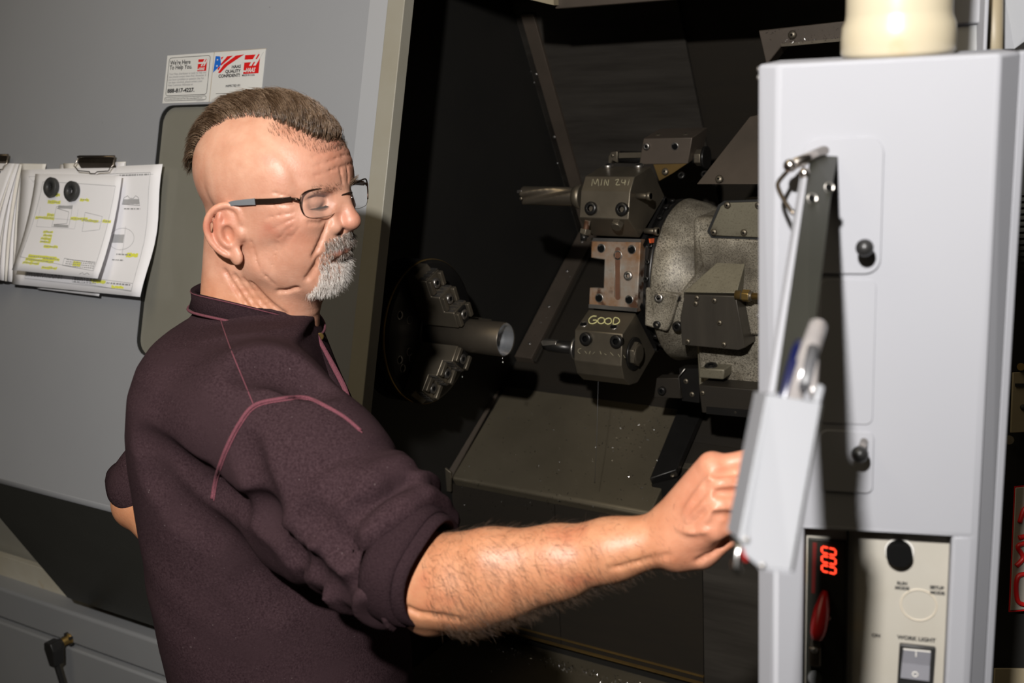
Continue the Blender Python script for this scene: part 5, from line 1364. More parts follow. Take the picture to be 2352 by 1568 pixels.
# ------------------------------------------------------------------ body frame and joints
fb = np.array([math.cos(math.radians(26)), math.sin(math.radians(26)), 0]); rb = np.cross(fb, uz)
JS = PD(600, 960, 1.28); JE = PD(985, 1345, 1.135); JW = PD(1530, 1238, 1.06)
fb2 = np.array([math.cos(math.radians(46)), math.sin(math.radians(46)), 0]); rb2_ = np.cross(fb2, uz)
NB = HW((-.036, 0, -.165))
def build_arm():
    pts = [PD(560, 930, 1.33), PD(1780, 1000, .98), PD(1000, 1480, 1.2), PD(985, 1150, 1.1), PD(600, 1100, 1.35), PD(1780, 1300, 1.08)]
    lo = np.min(pts, 0)-.07; hi = np.max(pts, 0)+.07
    g = Field(lo, hi, .0024)
    g.cone(JS+(JE-JS)*.25, JE+(JS-JE)*.1, .044, .044, .02)
    T_ = lambda px, py, z: PD(px, py, z)
    # elbow and forearm
    g.chain([T_(985, 1345, 1.135), T_(1060, 1335, 1.125), T_(1150, 1318, 1.112), T_(1280, 1290, 1.095), T_(1400, 1263, 1.078), T_(1530, 1236, 1.06)], (.0440, .0440, .0400, .0325, .0272, .0258), .02)
    g.ell(T_(985, 1405, 1.150), (.019, .019, .017), .02)                      # point of the elbow
    g.chain([T_(990, 1410, 1.150), T_(1100, 1380, 1.125), T_(1300, 1318, 1.09)], (.017, .018, .012), .02)   # ulna edge
    g.chain([T_(1010, 1288, 1.12), T_(1120, 1278, 1.10), T_(1260, 1258, 1.085)], (.017, .020, .012), .02)   # brachioradialis
    g.ell(T_(1535, 1262, 1.042), (.011, .011, .010), .012)                    # wrist bone
    # hand
    mcp = [T_(1636, 1072, 1.020), T_(1656, 1112, 1.008), T_(1652, 1163, 1.006), T_(1638, 1212, 1.012)]
    wr2 = [T_(1545, 1190, 1.058), T_(1550, 1212, 1.050), T_(1552, 1240, 1.048), T_(1556, 1262, 1.050)]
    for w_, m_, r_ in zip(wr2, mcp, (.0145, .0140, .0135, .0125)): g.cone(w_, m_, .0185, r_, .012)
    g.cone(T_(1550, 1225, 1.07), T_(1640, 1140, 1.035), .020, .018, .015)
    g.chain([T_(1560, 1268, 1.058), T_(1610, 1262, 1.042), T_(1672, 1232, 1.034)], (.0155, .0150, .0110), .012)   # heel of the hand
    for m_, r_ in zip(mcp, (.0108, .0112, .0106, .0096)): g.ell(m_-cd*.004, (r_, r_, r_), .006)
    pip = [T_(1722, 1056, 1.010), T_(1718, 1104, .998), T_(1708, 1156, .998), T_(1694, 1203, 1.006)]
    dip = [T_(1733, 1074, 1.040), T_(1726, 1118, 1.030), T_(1718, 1168, 1.028), T_(1704, 1212, 1.032)]
    tip = [T_(1722, 1090, 1.060), T_(1710, 1130, 1.052), T_(1700, 1180, 1.050), T_(1688, 1222, 1.050)]
    for m_, p_, d_, t_, r_ in zip(mcp, pip, dip, tip, (.0098, .0100, .0096, .0088)):
        f_ = Field(lo, hi, .0024); f_ = g
        g.chain([m_, p_, d_, t_], (r_*1.02, r_, r_*.86, r_*.78), .0035)
    # thumb on the far side of the palm
    g.chain([T_(1585, 1180, 1.075), T_(1640, 1120, 1.072), T_(1695, 1095, 1.070), T_(1730, 1098, 1.074)], (.017, .0125, .0105, .0095), .008)
    # tendons and veins on the back of the hand
    def march(px, py, z0=.93):
        q = ray(px, py)
        for z in np.arange(z0, 1.3, .0012):
            i = ((CAM+q*z-g.lo)/g.h).round().astype(int)
            if (i >= 0).all() and (i < np.array(g.d.shape)).all() and g.d[tuple(i)] < 0: return CAM+q*z
        return CAM+q*1.05
    def vein(pp, r, k=.004, sub=False, push=.0004):
        P_ = [march(*q[:2])+cd*push for q in smooth_curve([np.array([a, b, 0.]) for a, b in pp], 6)]
        m = len(P_); g.chain(P_, [r*(.35+.65*math.sin(math.pi*(i+.5)/m)) for i in range(m)], k, 's' if sub else 'u')
    vein(((1570, 1180), (1605, 1130), (1640, 1085)), .0018); vein(((1575, 1200), (1615, 1160), (1648, 1120)), .0018); vein(((1580, 1225), (1620, 1195), (1645, 1168)), .0016)
    vein(((1560, 1215), (1590, 1222), (1625, 1218)), .0014)
    vein(((1640, 1090), (1680, 1084), (1730, 1078)), .0020, .005, True); vein(((1642, 1132), (1680, 1132), (1726, 1128)), .0020, .005, True); vein(((1640, 1184), (1670, 1184), (1716, 1178)), .0020, .005, True)
    for yy_ in (1098, 1150, 1200): vein(((1690, yy_-10), (1694, yy_), (1690, yy_+10)), .0007, .003, True)
    vein(((1600, 1288), (1640, 1268), (1668, 1240)), .0010, .005, True)
    # crease above the elbow, wrist folds, long muscle groove
    vein(((935, 1395), (960, 1408), (1010, 1414), (1060, 1424)), .0004, .006, True)
    vein(((1540, 1274), (1480, 1286), (1400, 1306)), .0003, .005, True)
    # cut the upper arm where the sleeve hides it
    V, F = g.mesh(); return relax(V, F, 1, .4), F
def build_core():
    """neck root, trunk and left arm inside the shirt"""
    c = NB+fb*-.01
    ls = JS-rb2_*.36-uz*.015; le = PD(322, 1152, 1.64); lh = PD(430, 1290, 1.55)
    pts = [c, ls, le, lh, JS, PD(640, 1640, 1.4)]
    g = Field(np.min(pts, 0)-.16, np.max(pts, 0)+.16, .006)
    g.cone(c, c-uz*.10, .058, .075, .03)
    g.cone(c-uz*.09, JS-uz*.02-rb*.03, .04, .035, .03); g.cone(JS-uz*.02-rb*.03, JS+(JE-JS)*.35, .035, .036, .02); g.cone(c-uz*.09, ls-uz*.01, .04, .04, .03)
    g.cone(c-uz*.14, PD(640, 1640, 1.42), .09, .08, .04)
    g.cone(ls, le, .050, .040, .02); g.cone(le, lh, .037, .028, .012)
    g.ell(le-cr*.012-cu*.012, (.020, .020, .020), .015)
    V, F = g.mesh(); return relax(V, F, 2, .5), F
dh_ = np.array([-math.sin(YAW), math.cos(YAW), 0])
PB0 = PD(560, 900, 1.43)
def build_shirt():
    rows = [(738, 420, 690, .085), (750, 388, 715, .120), (770, 360, 708, .150), (800, 340, 726, .172), (850, 328, 752, .185), (930, 324, 792, .192), (1000, 327, 824, .193), (1100, 338, 842, .190), (1250, 360, 872, .186), (1400, 386, 908, .184), (1480, 404, 935, .184), (1540, 438, 945, .178), (1700, 458, 950, .170)]
    Z = []; Cx = []; A = []; Bw = []
    for y, l, r_, bw in rows:
        pl_ = hit(l, y, PB0, dh_); pr2 = hit(r_, y, PB0, dh_)
        m_ = (pl_+pr2)/2; Z.append(m_[2]); Cx.append(m_); A.append(np.linalg.norm((pr2-pl_)[:2])/2); Bw.append(bw)
    Z = np.array(Z)[::-1]; Cx = np.array(Cx)[::-1]; A = np.array(A)[::-1]; Bw = np.array(Bw)[::-1]
    ls = JS-rb2_*.36-uz*.015; le = PD(334, 1112, 1.64)
    pts = [PD(290, 1000, 1.75), PD(250, 1180, 1.68), PD(1050, 1300, 1.12), NB, PD(950, 1640, 1.4), PD(420, 1640, 1.6), PD(640, 1640, 1.2), JS-rb*.45]
    lo = np.min(pts, 0)-.05; hi = np.max(pts, 0)+.06
    g = Field(lo, hi, .0042)
    imr = norm(np.array([cr[0], cr[1], 0])); toc = np.cross(imr, uz)      # across the picture, towards the camera
    def torso(P):
        z = P[..., 2]
        cx = np.interp(z, Z, Cx[:, 0]); cy = np.interp(z, Z, Cx[:, 1]); a = np.interp(z, Z, A); b = np.interp(z, Z, Bw)
        dx = P[..., 0]-cx; dy = P[..., 1]-cy
        u_ = dx*imr[0]+dy*imr[1]; v_ = dx*toc[0]+dy*toc[1]
        e = 2.35
        q = (np.abs(u_/a)**e+np.abs(v_/b)**e)**(1/e)
        return np.maximum((q-1)*np.minimum(a, b)*.9, z-(Z[-1]-.002))
    g.op(torso, lo, np.array([hi[0], hi[1], Z[-1]]), .01)
    c = NB
    g.cone(c-uz*.066+rb*.03, JS+uz*.002, .050, .074, .05)
    g.cone(c-uz*.070-rb2_*.03, ls, .050, .066, .05)
    ax = norm(JE-JS)
    g.chain([JS, JS+(JE-JS)*.35, JS+(JE-JS)*.72, PD(962, 1310, 1.142)], (.082, .080, .073, .066), .035)
    g.cone(ls, le, .066, .052, .03)
    # hang of cloth below the arm pit
    g.cone(PD(560, 1130, 1.32), PD(700, 1270, 1.24), .040, .030, .06)
    # sleeve bunching near the elbow: rings that wander round the arm
    t1_ = norm(np.cross(ax, [0, 0, 1])); t2_ = np.cross(ax, t1_); LA = np.linalg.norm(JE-JS)
    def bunch(P):
        q = P-JS; t = (q @ ax)/LA; th = np.arctan2(q @ t2_, q @ t1_); rad = np.sqrt(np.maximum((q*q).sum(-1)-(t*LA)**2, 1e-9))
        m = np.clip((t-.42)/.3, 0, 1)*np.clip((1.12-t)/.05, 0, 1)*np.clip((.125-rad)/.03, 0, 1)
        w = np.sin(2*math.pi*(t*7.5+.30*np.sin(th+.6)+.16*np.sin(2*th+1.3)+.08*np.sin(5*th)))
        w2 = np.sin(2*math.pi*(t*13+.5*np.sin(th*2+2)+.2*np.sin(3*th)))
        return -m*(.0052*np.sign(w)*np.abs(w)**.8+.0022*w2)
    g.op(bunch, np.minimum(JS, JE)-.12, np.maximum(JS, JE)+.12, .01, 'add')
    # soft cloth undulation everywhere
    def soft(P):
        q = P @ np.array([imr, toc, uz]).T
        a = np.sin(q[..., 0]*31+q[..., 2]*17+1.5*np.sin(q[..., 1]*12+q[..., 2]*9)); b = np.sin(q[..., 1]*23-q[..., 2]*28+1.2*np.sin(q[..., 0]*19))
        c_ = np.sin(q[..., 0]*70+q[..., 2]*52+2*np.sin(q[..., 2]*21))
        return -.0012*a-.0011*b-.0005*c_
    g.op(soft, lo, hi, .01, 'add')
    def march(px, py, z0=1.0, z1=1.8):
        q = ray(px, py)
        for z in np.arange(z0, z1, .002):
            i = ((CAM+q*z-g.lo)/g.h).round().astype(int)
            if (i >= 0).all() and (i < np.array(g.d.shape)).all() and g.d[tuple(i)] < 0: return CAM+q*z
        return None
    def fold(pp, r, k=.012, sub=True, push=.0):
        P_ = [march(*q[:2]) for q in smooth_curve([np.array([a, b, 0.]) for a, b in pp], 6)]; P_ = [p+cd*push for p in P_ if p is not None]
        m = len(P_)
        if m > 1: g.chain(P_, [r*(.3+.7*math.sin(math.pi*(i+.5)/m)) for i in range(m)], k, 's' if sub else 'u')
    def dent(pp, R_, deep):
        """a soft valley: a fat capsule that only grazes the cloth"""
        P_ = [march(*q[:2]) for q in smooth_curve([np.array([a, b, 0.]) for a, b in pp], 5)]; P_ = [p for p in P_ if p is not None]; m = len(P_)
        w = [math.sin(math.pi*(i+.5)/m) for i in range(m)]
        if m > 1: g.chain([p-cd*(R_-deep*q) for p, q in zip(P_, w)], [R_]*m, .012, 's')
    def bulge(pp, R_, high):
        P_ = [march(*q[:2]) for q in smooth_curve([np.array([a, b, 0.]) for a, b in pp], 5)]; P_ = [p for p in P_ if p is not None]; m = len(P_)
        w = [math.sin(math.pi*(i+.5)/m) for i in range(m)]
        if m > 1: g.chain([p+cd*(R_-high*q) for p, q in zip(P_, w)], [R_]*m, .012)
    dent(((455, 1095), (540, 1165), (620, 1235), (700, 1310), (760, 1370)), .018, .006)
    dent(((310, 1020), (380, 1065), (470, 1130)), .025, .004); dent(((335, 1090), (420, 1190), (540, 1290), (640, 1420)), .030, .005)
    dent(((955, 1098), (905, 1112), (850, 1150), (790, 1190)), .012, .008); dent(((1000, 1165), (930, 1200), (870, 1255), (838, 1335)), .010, .008)
    dent(((1018, 1195), (950, 1235), (895, 1295), (862, 1375)), .008, .007); dent(((690, 1175), (760, 1225), (800, 1290)), .020, .005)
    bulge(((925, 1080), (880, 1098), (825, 1132)), .012, .006); bulge(((985, 1140), (910, 1178), (852, 1232)), .010, .006)
    dent(((575, 815), (650, 815), (735, 860)), .030, .003)
    dent(((545, 1010), (565, 1100), (610, 1190)), .024, .0025)
    # cut the cuff open; the rolled cuff is added after it
    nc = norm((JE-JS)*.65+norm(JW-JE)*.16); cc = PD(962, 1300, 1.135)
    g.op(lambda P: -((P-cc) @ nc.astype(np.float32)), cc-.14, cc+.14, .004, 's')
    g.cone(cc-nc*.03, cc+nc*.05, .051, .054, .004, 's')
    g.cone(NB-uz*.075-fb*.004, NB-uz*.004, .082, .0755, .03)
    # neck opening
    g.cone(NB-uz*.035+fb*.006, NB+uz*.12+fb*.012, .062, .066, .008, 's')
    # left cuff
    nl = norm(PD(330, 1240, 1.60)-PD(285, 1060, 1.66)); cl = PD(290, 1140, 1.645)
    V, F = g.mesh(); return relax(V, F, 1, .5), F, cc, nc
# ------------------------------------------------------------------ skin, cloth and hair materials
def skin_mat():
    m = mat('weathered_skin', (.49, .225, .142), (.59, .315, .215), .47, scale=38, contrast=.20, bump=.10, bscale=380, spec=.5, sss=.12, sss_r=(.010, .0035, .0018),
            spots=[((.50, .20, .13), 16, .60, .12), ((.36, .17, .10), 75, .74, .03)])
    nt = m.node_tree; N = nt.nodes; L = nt.links; b = N['Principled BSDF']
    at = N.new('ShaderNodeAttribute'); at.attribute_name = 'tan'
    src = b.inputs['Base Color'].links[0].from_socket
    mx = N.new('ShaderNodeMix'); mx.data_type = 'RGBA'; mx.blend_type = 'MULTIPLY'; mx.inputs['Factor'].default_value = 1.0
    L.new(src, mx.inputs['A']); L.new(at.outputs['Color'], mx.inputs['B']); L.new(mx.outputs['Result'], b.inputs['Base Color'])
    return m
M['skin'] = skin_mat()
def knit_mat():
    m = mat('maroon_heather_knit', (.019, .0098, .0118), (.052, .0300, .0345), .95, scale=420, contrast=.2, detail=6, bump=.25, bscale=900, spec=.05,
            spots=[((.036, .0205, .0235), 14, .45, .25), ((.13, .10, .10), 300, .72, .02)])
    return m
M['knit'] = knit_mat()
M['rib'] = mat('ribbed_maroon_knit', (.016, .0085, .0105), (.034, .0195, .0225), .95, scale=500, bump=.4, bscale=500, spec=.05)
M['pink'] = mat('pink_contrast_stitching', (.165, .045, .062), (.09, .024, .034), .9, scale=700, contrast=.2, bump=.3, bscale=600)
M['hair'] = mat('brown_grey_hair', (.080, .046, .027), (.27, .185, .122), .24, scale=55, contrast=.2, stretch=None, spec=.6)
M['hair_d'] = mat('dark_brown_hair', (.040, .022, .012), (.09, .052, .028), .3, scale=60, spec=.5)
M['white_h'] = mat('white_beard_hair', (.85, .80, .75), (.60, .54, .48), .4, scale=120, spec=.5)
M['grey_h'] = mat('dark_grey_beard_hair', (.12, .085, .065), (.26, .20, .16), .4, scale=120, spec=.5)
M['arm_h'] = mat('dark_arm_hair', (.050, .028, .016), (.10, .06, .035), .4, scale=90)
M['eye'] = mat('eye_white', (.62, .58, .54), rough=.12, coat=.5)
M['iris'] = mat('grey_blue_iris', (.05, .06, .06), rough=.1)
M['lash'] = mat('dark_eyelash', (.03, .02, .015), rough=.6)

# ------------------------------------------------------------------ the person
person = empty('person', PD(650, 1650, 1.42)*np.array([1, 1, 0])+np.array([0, 0, .9]), 'man in maroon long-sleeved henley and glasses reaching to the pendant', 'person')
hv, hf = build_head(); hw = HW(hv)
av, af = build_arm(); bv, bf = build_core()
# one body mesh; the tan attribute tints the sun-browned forearm and the ruddy face (skin colour only)
def tint(V_, kind):
    c = np.ones((len(V_), 4), np.float32)
    if kind == 'arm':
        c[:, :3] = (.90, .80, .62)
        d_ = V_-JW; t = np.clip(((V_-JE) @ norm(JW-JE))/np.linalg.norm(JW-JE), 0, 1.3)
        hand = np.clip((t-.9)/.25, 0, 1)[:, None]
        c[:, :3] = c[:, :3]*(1-hand)+np.array((1.0, .86, .78))*hand
    elif kind == 'head':
        F_, R_, U_ = hv[:, 0], np.abs(hv[:, 1]), hv[:, 2]
        scalp = np.clip((U_-.020)/.03, 0, 1)*np.clip((.06-F_)/.04, 0, 1)
        c[:, :3] *= (1-scalp[:, None])+scalp[:, None]*np.array((1.02, 1.06, 1.06))
        nose = np.exp(-(((F_-.11)/.016)**2+((U_+.018)/.013)**2+(R_/.016)**2))[:, None]
        c[:, :3] *= 1-nose*np.array((.0, .16, .14))
        ear = np.exp(-(((F_+.016)/.02)**4+((U_+.028)/.036)**4))*np.clip((R_-.072)/.006, 0, 1)
        c[:, :3] *= 1-ear[:, None]*np.array((-.02, .08, .10))
        chk = np.exp(-(((F_-.062)/.026)**2+((U_+.022)/.024)**2))*np.clip((R_-.03)/.02, 0, 1)
        c[:, :3] *= 1-chk[:, None]*np.array((.0, .10, .10))
        brw = np.clip((F_-.070)/.02, 0, 1)*np.clip((U_-.02)/.02, 0, 1)
        c[:, :3] *= 1-brw[:, None]*np.array((.02, .09, .10))
        lip = np.exp(-((U_+.0545)/.0065)**2)*np.clip((.026-R_)/.006, 0, 1)*np.clip((F_-.078)/.006, 0, 1)
        c[:, :3] *= 1-lip[:, None]*np.array((.05, .30, .22))
        neck = np.clip((-.085-U_)/.04, 0, 1)[:, None]*np.clip((.05-F_)/.05, 0, 1)[:, None]
        c[:, :3] *= 1-neck*np.array((.02, .12, .25))
    return c
allV = np.concatenate([hw, av, bv]); allF = np.concatenate([hf, af+len(hw), bf+len(hw)+len(av)])
cols = np.concatenate([tint(hv, 'head'), tint(av, 'arm'), tint(bv, 'arm')])
me = np_mesh('body', allV, allF)
ca = me.color_attributes.new('tan', 'FLOAT_COLOR', 'POINT'); ca.data.foreach_set('color', cols.ravel())
body = link('body', me, M['skin'], person)
# shirt
sv, sf, cuff_c, cuff_n = build_shirt()
shirt = link('shirt', np_mesh('shirt', sv, sf), M['knit'], person)
SB = BVHTree.FromPolygons([tuple(v) for v in sv], [tuple(f) for f in sf])
def on_shirt(px, py, lift=.0):
    h_ = SB.ray_cast(Vector(CAM), Vector(norm(ray(px, py))))
    return None if h_[0] is None else (np.array(h_[0])+np.array(h_[1])*lift*(1 if np.dot(np.array(h_[1]), cd) < 0 else -1))
def seam(pts, r, m=None, name='seam', lift=.0006, n=6):
    P_ = [on_shirt(q[0], q[1], lift) for q in smooth_curve([np.array([a, b_, 0.]) for a, b_ in pts], n)]
    P_ = [p for p in P_ if p is not None]
    Q = [P_[0]]
    for p in P_[1:]:
        if np.linalg.norm(p-Q[-1]) < .06: Q.append(p)
    return MB().tube(Q, r, 6).build(name, m or M['pink'], shirt) if len(Q) > 2 else None
ah_ = ((488, 1145), (497, 1095), (520, 1030), (548, 975), (583, 932), (640, 917), (700, 913), (745, 932), (790, 958), (828, 990))
seam(ah_, .0022); seam([(a+4, b_+5) for a, b_ in ah_], .0009)
seam(((583, 930), (545, 840), (515, 760), (501, 712)), .0008)
seam(((745, 1380), (770, 1450), (795, 1568)), .0009)
# collar band
def ring(th, R1, R2, dz):
    t = math.radians(th); z = .029-.022*math.cos(t)-.008*math.cos(2*t)+dz
    return NB+fb*(R1*math.cos(t)+.002)+rb*R2*math.sin(t)+uz*z
N_ = 72; V_ = []; F_ = []
prof = [(.000, .000), (.0018, .004), (.0022, -.008), (.0050, -.019), (.0030, -.021), (-.0005, -.010), (-.0020, .002)]
for i in range(N_):
    for dr, dz in prof: V_.append(tuple(ring(360*i/N_, .0775+dr*1.5, .0785+dr*1.5, dz)))
K_ = len(prof)
for i in range(N_):
    for j in range(K_): F_.append((i*K_+j, ((i+1) % N_)*K_+j, ((i+1) % N_)*K_+(j+1) % K_, i*K_+(j+1) % K_))
me = bpy.data.meshes.new('collar'); me.from_pydata(V_, [], F_); me.polygons.foreach_set('use_smooth', np.ones(len(F_), bool))
link('collar', me, M['rib'], shirt)
MB().tube([ring(360*i/64, .0865, .0875, -.0205) for i in range(64)], .0019, 6, closed=True).build('collar_seam', M['pink'], shirt)
MB().tube([ring(360*i/64, .0805, .0815, .002) for i in range(64)], .0008, 6, closed=True).build('collar_seam', M['pink'], shirt)
# placket edge standing open, button
def strip3(ptsA, ptsB, m, name):
    A_2 = smooth_curve(ptsA, 6); B_2 = smooth_curve(ptsB, 6); n_ = len(A_2)
    V2 = A_2+B_2; F2 = [(i, i+1, n_+i+1, n_+i) for i in range(n_-1)]
    b_ = MB(); b_.add(V2, F2, True); b_.add([p+cd*.002 for p in V2], [f[::-1] for f in F2], True)
    for i in range(n_-1): b_.add([A_2[i], A_2[i+1], A_2[i+1]+cd*.002, A_2[i]+cd*.002], [(0, 1, 2, 3)]); b_.add([B_2[i], B_2[i+1], B_2[i+1]+cd*.002, B_2[i]+cd*.002], [(3, 2, 1, 0)])
    return b_.build(name, m, shirt)
pz = (1.455, 1.440, 1.425, 1.410, 1.395)
o1 = [PD(*q, z_) for q, z_ in zip(((722, 752), (748, 798), (775, 846), (798, 893), (812, 945)), pz)]
o2 = [PD(*q, z_-.004) for q, z_ in zip(((715, 758), (740, 803), (764, 850), (788, 897), (806, 948)), pz)]
o3 = [PD(*q, z_-.012) for q, z_ in zip(((702, 775), (720, 815), (742, 862), (772, 910), (800, 955)), pz)]
strip3(o1, o2, M['pink'], 'placket_edge'); strip3(o2, o3, M['rib'], 'placket')
bt_ = on_shirt(697, 764, .002)
if bt_ is not None:
    MB().lathe(ring(12, .0895, .0905, -.022)+0*cd, norm(fb*.6+rb*.75), [(0, .0052), (.0018, .0052), (.0024, .0044), (.0020, .0026)], 24).build('button', M['brass'], shirt)
# trousers and shoes below the picture
M['denim'] = mat('dark_work_trousers', (.020, .022, .028), (.030, .032, .040), .85, scale=60, bump=.1)
hipc = PD(650, 1640, 1.42)*np.array([1, 1, 0])
tr = MB()
for sg in (-1, 1):
    hx = hipc+rb*.09*sg
    tr.lathe(hx+uz*.02, uz, [(0, .055), (.10, .060), (.42, .066), (.70, .085), (.86, .105), (.93, .09)], 28)
trs = tr.build('trousers', M['denim'], person)
for sg in (-1, 1):
    hx = hipc+rb*.09*sg+fb*.05
    MB().box(hx+uz*.0, fb*.14, rb*.048, uz*.048).build('shoe', M['plastic_k'], person, bevel=.03, seg=4)
# rolled cuffs
def cuff(c, n_, r, m, name='cuff', w=.014, squash=(1.0, 1.0)):
    a_ = norm(np.cross(n_, cd)); b_ = np.cross(n_, a_); V2 = []; F2 = []; n1 = 48; n2_ = 10
    for i in range(n1):
        t = 2*math.pi*i/n1; d_ = a_*math.cos(t)*squash[0]+b_*math.sin(t)*squash[1]; rr_ = r*(1+.03*math.sin(3*t+1)+.02*math.sin(5*t))
        for j in range(n2_):
            s_ = 2*math.pi*j/n2_; V2.append(c+d_*(rr_+.0045*math.cos(s_))+n_*(w*math.sin(s_)+.003*math.sin(2*t+.7)))
    for i in range(n1):
        for j in range(n2_): F2.append((i*n2_+j, ((i+1) % n1)*n2_+j, ((i+1) % n1)*n2_+(j+1) % n2_, i*n2_+(j+1) % n2_))
    me_ = bpy.data.meshes.new(name); me_.from_pydata([tuple(v) for v in V2], [], F2); me_.polygons.foreach_set('use_smooth', np.ones(len(F2), bool))
    return link(name, me_, m, shirt)
cuff(cuff_c-cuff_n*.010, cuff_n, .0585, M['rib'], w=.020); cuff(cuff_c+cuff_n*.008, cuff_n, .0535, M['rib'], w=.014)
nl = norm(PD(318, 1235, 1.60)-PD(285, 1060, 1.66))
cuff(PD(332, 1108, 1.648), nl, .049, M['rib'], w=.020)

# ------------------------------------------------------------------ hair: strands as thin tapered tubes
HB = BVHTree.FromPolygons([tuple(v) for v in hw], [tuple(f) for f in hf])
def strands(name, S_, mats, parent, label=None, width=.00022, sides=3):
    """S_: list of (points, width factor, material index)"""
    V2 = []; F2 = []; MI = []
    for pts, wf, mi in S_:
        pts = np.asarray(pts); m = len(pts)
        t = norm(pts[-1]-pts[0]); a_ = norm(np.cross(t, [.3, .2, .9])); b_ = np.cross(t, a_); base_ = len(V2)
        for i in range(m):
            w_ = width*wf*(1-.75*i/(m-1))
            for k_ in range(sides):
                an = 2*math.pi*k_/sides; V2.append(pts[i]+w_*(a_*math.cos(an)+b_*math.sin(an)))
        for i in range(m-1):
            for k_ in range(sides):
                F2.append((base_+i*sides+k_, base_+i*sides+(k_+1) % sides, base_+(i+1)*sides+(k_+1) % sides, base_+(i+1)*sides+k_)); MI.append(mi)
    me_ = np_mesh(name, np.array(V2), np.array(F2))
    o = link(name, me_, mats, parent); me_.polygons.foreach_set('material_index', np.array(MI, np.int32))
    o['kind'] = 'stuff'; return o
vn = np.zeros_like(hv); fn_ = np.cross(hv[hf[:, 2]]-hv[hf[:, 0]], hv[hf[:, 3]]-hv[hf[:, 1]])
for k in range(4): np.add.at(vn, hf[:, k], fn_)
vn /= np.linalg.norm(vn, axis=1)[:, None]+1e-12
def pick(mask, n_):
    ii = np.flatnonzero(mask); j = rng.choice(ii, n_, replace=True)
    return hv[j]+rng.normal(0, .0009, (n_, 3)), vn[j]
# top hair: a long strip over the crown, combed up and back
Fh, Rh, Uh = hv[:, 0], hv[:, 1], hv[:, 2]
ub_F = np.array([-.12, -.10, -.085, -.06, -.03, .0, .03, .055, .075, .09]); ub_U = np.array([.030, .042, .062, .085, .099, .104, .102, .094, .084, .076])
mask = (Uh > np.interp(Fh, ub_F, ub_U)) & (vn[:, 2] > -.35) & (Fh < .092)
P0, N0 = pick(mask, 9500)
S_ = []
for p, n_ in zip(P0, N0):
    x = p[0]
    edge = np.clip((p[2]-np.interp(x, ub_F, ub_U))/.012, .0, 1)
    up = np.interp(x, (-.11, -.08, -.04, .0, .05, .085), (.006, .009, .012, .013, .018, .017))
    bk = np.interp(x, (-.11, -.08, -.04, .0, .05, .085), (.020, .030, .030, .026, .018, .010))
    dn = np.interp(x, (-.11, -.08, -.04, .0, .05, .085), (.034, .018, .006, .002, .000, .000))
    cl = math.sin(x*420+4*math.sin(x*95+p[1]*30))            # locks
    ln_ = rng.uniform(.85, 1.1)*(.62+.38*edge)*(1+.06*cl)
    j_ = rng.normal(0, .0012, 3)+np.array((.0016*cl, .0010*cl, 0))
    side = -p[1]*.45
    pts = []
    for t in (0, .2, .42, .66, .85, 1.0):
        c_ = p+n_*(.50*up*math.sin(t*math.pi*.6))+np.array((-bk*t**1.8, side*t**1.8, up*(t-.30*t*t)*1.1-dn*t*t))*ln_+j_*t
        pts.append(HW(c_))
    S_.append((pts, rng.uniform(.7, 1.4), 1 if rng.random() < .45-.35*cl else 0))
strands('hair', S_, [M['hair'], M['hair_d']], person, width=.00034)
# short fading stubble at the front hairline
mask2 = (Uh > np.interp(Fh, ub_F, ub_U)-.012) & (Uh <= np.interp(Fh, ub_F, ub_U)+.004) & (Fh > .035) & (Fh < .098)
P0, N0 = pick(mask2, 1000); S_ = []
for p, n_ in zip(P0, N0):
    l_ = rng.uniform(.003, .008); d_ = norm(n_*.6+np.array((-.5, 0, .7))+rng.normal(0, .15, 3)); S_.append(([HW(p), HW(p+d_*l_*.5), HW(p+d_*l_)], rng.uniform(.5, .9), 1))
strands('hairline_stubble', S_, [M['hair'], M['hair_d']], person, width=.00020)
# far-side hair at the nape
mask3 = (Fh < -.055) & (Uh < .045) & (Uh > -.075) & (Rh < .0)
P0, N0 = pick(mask3, 1100); S_ = []
for p, n_ in zip(P0, N0):
    l_ = rng.uniform(.008, .016); d_ = norm(n_*.35+np.array((-.2, 0, -1.0))); S_.append(([HW(p), HW(p+d_*l_*.5+n_*.001), HW(p+d_*l_)], 1.0, 1))
strands('nape_hair', S_, [M['hair'], M['hair_d']], person, width=.0003)
# moustache and goatee
mo = (Fh > .076) & (Uh < -.034) & (Uh > -.051) & (np.abs(Rh) < .033) & (Uh < -.034-.25*np.abs(Rh))
sidew = (np.abs(Rh) > .024) & (np.abs(Rh) < .036) & (Uh < -.050) & (Uh > -.078) & (Fh > .060)
chn = (Uh < -.070) & (Uh > -.112) & (np.abs(Rh) < .034) & (Fh > .056)
soul = (Uh < -.061) & (Uh > -.072) & (np.abs(Rh) < .012) & (Fh > .076)
S_ = []
for msk, n_c, lmin, lmax, dn, white in ((mo, 1500, .004, .009, -.9, .40), (sidew, 520, .003, .006, -.9, .60), (chn, 2500, .005, .011, -.70, .92), (soul, 260, .004, .007, -.8, .35)):
    P0, N0 = pick(msk, n_c)
    for p, n_ in zip(P0, N0):
        l_ = rng.uniform(lmin, lmax); sg = np.sign(p[1]) if abs(p[1]) > .003 else 0
        d_ = norm(n_*.55+np.array((.05, .30*sg, dn))+rng.normal(0, .22, 3))
        c1 = p+d_*l_*.5+n_*l_*.10; c2 = p+d_*l_
        wht = white+.35*np.clip((-.076-p[2])/.02, -.5, 1)
        S_.append(([HW(p), HW(c1), HW(c2)], rng.uniform(.7, 1.3), 0 if rng.random() < wht else 1))
strands('beard', S_, [M['white_h'], M['grey_h']], person, width=.00019)
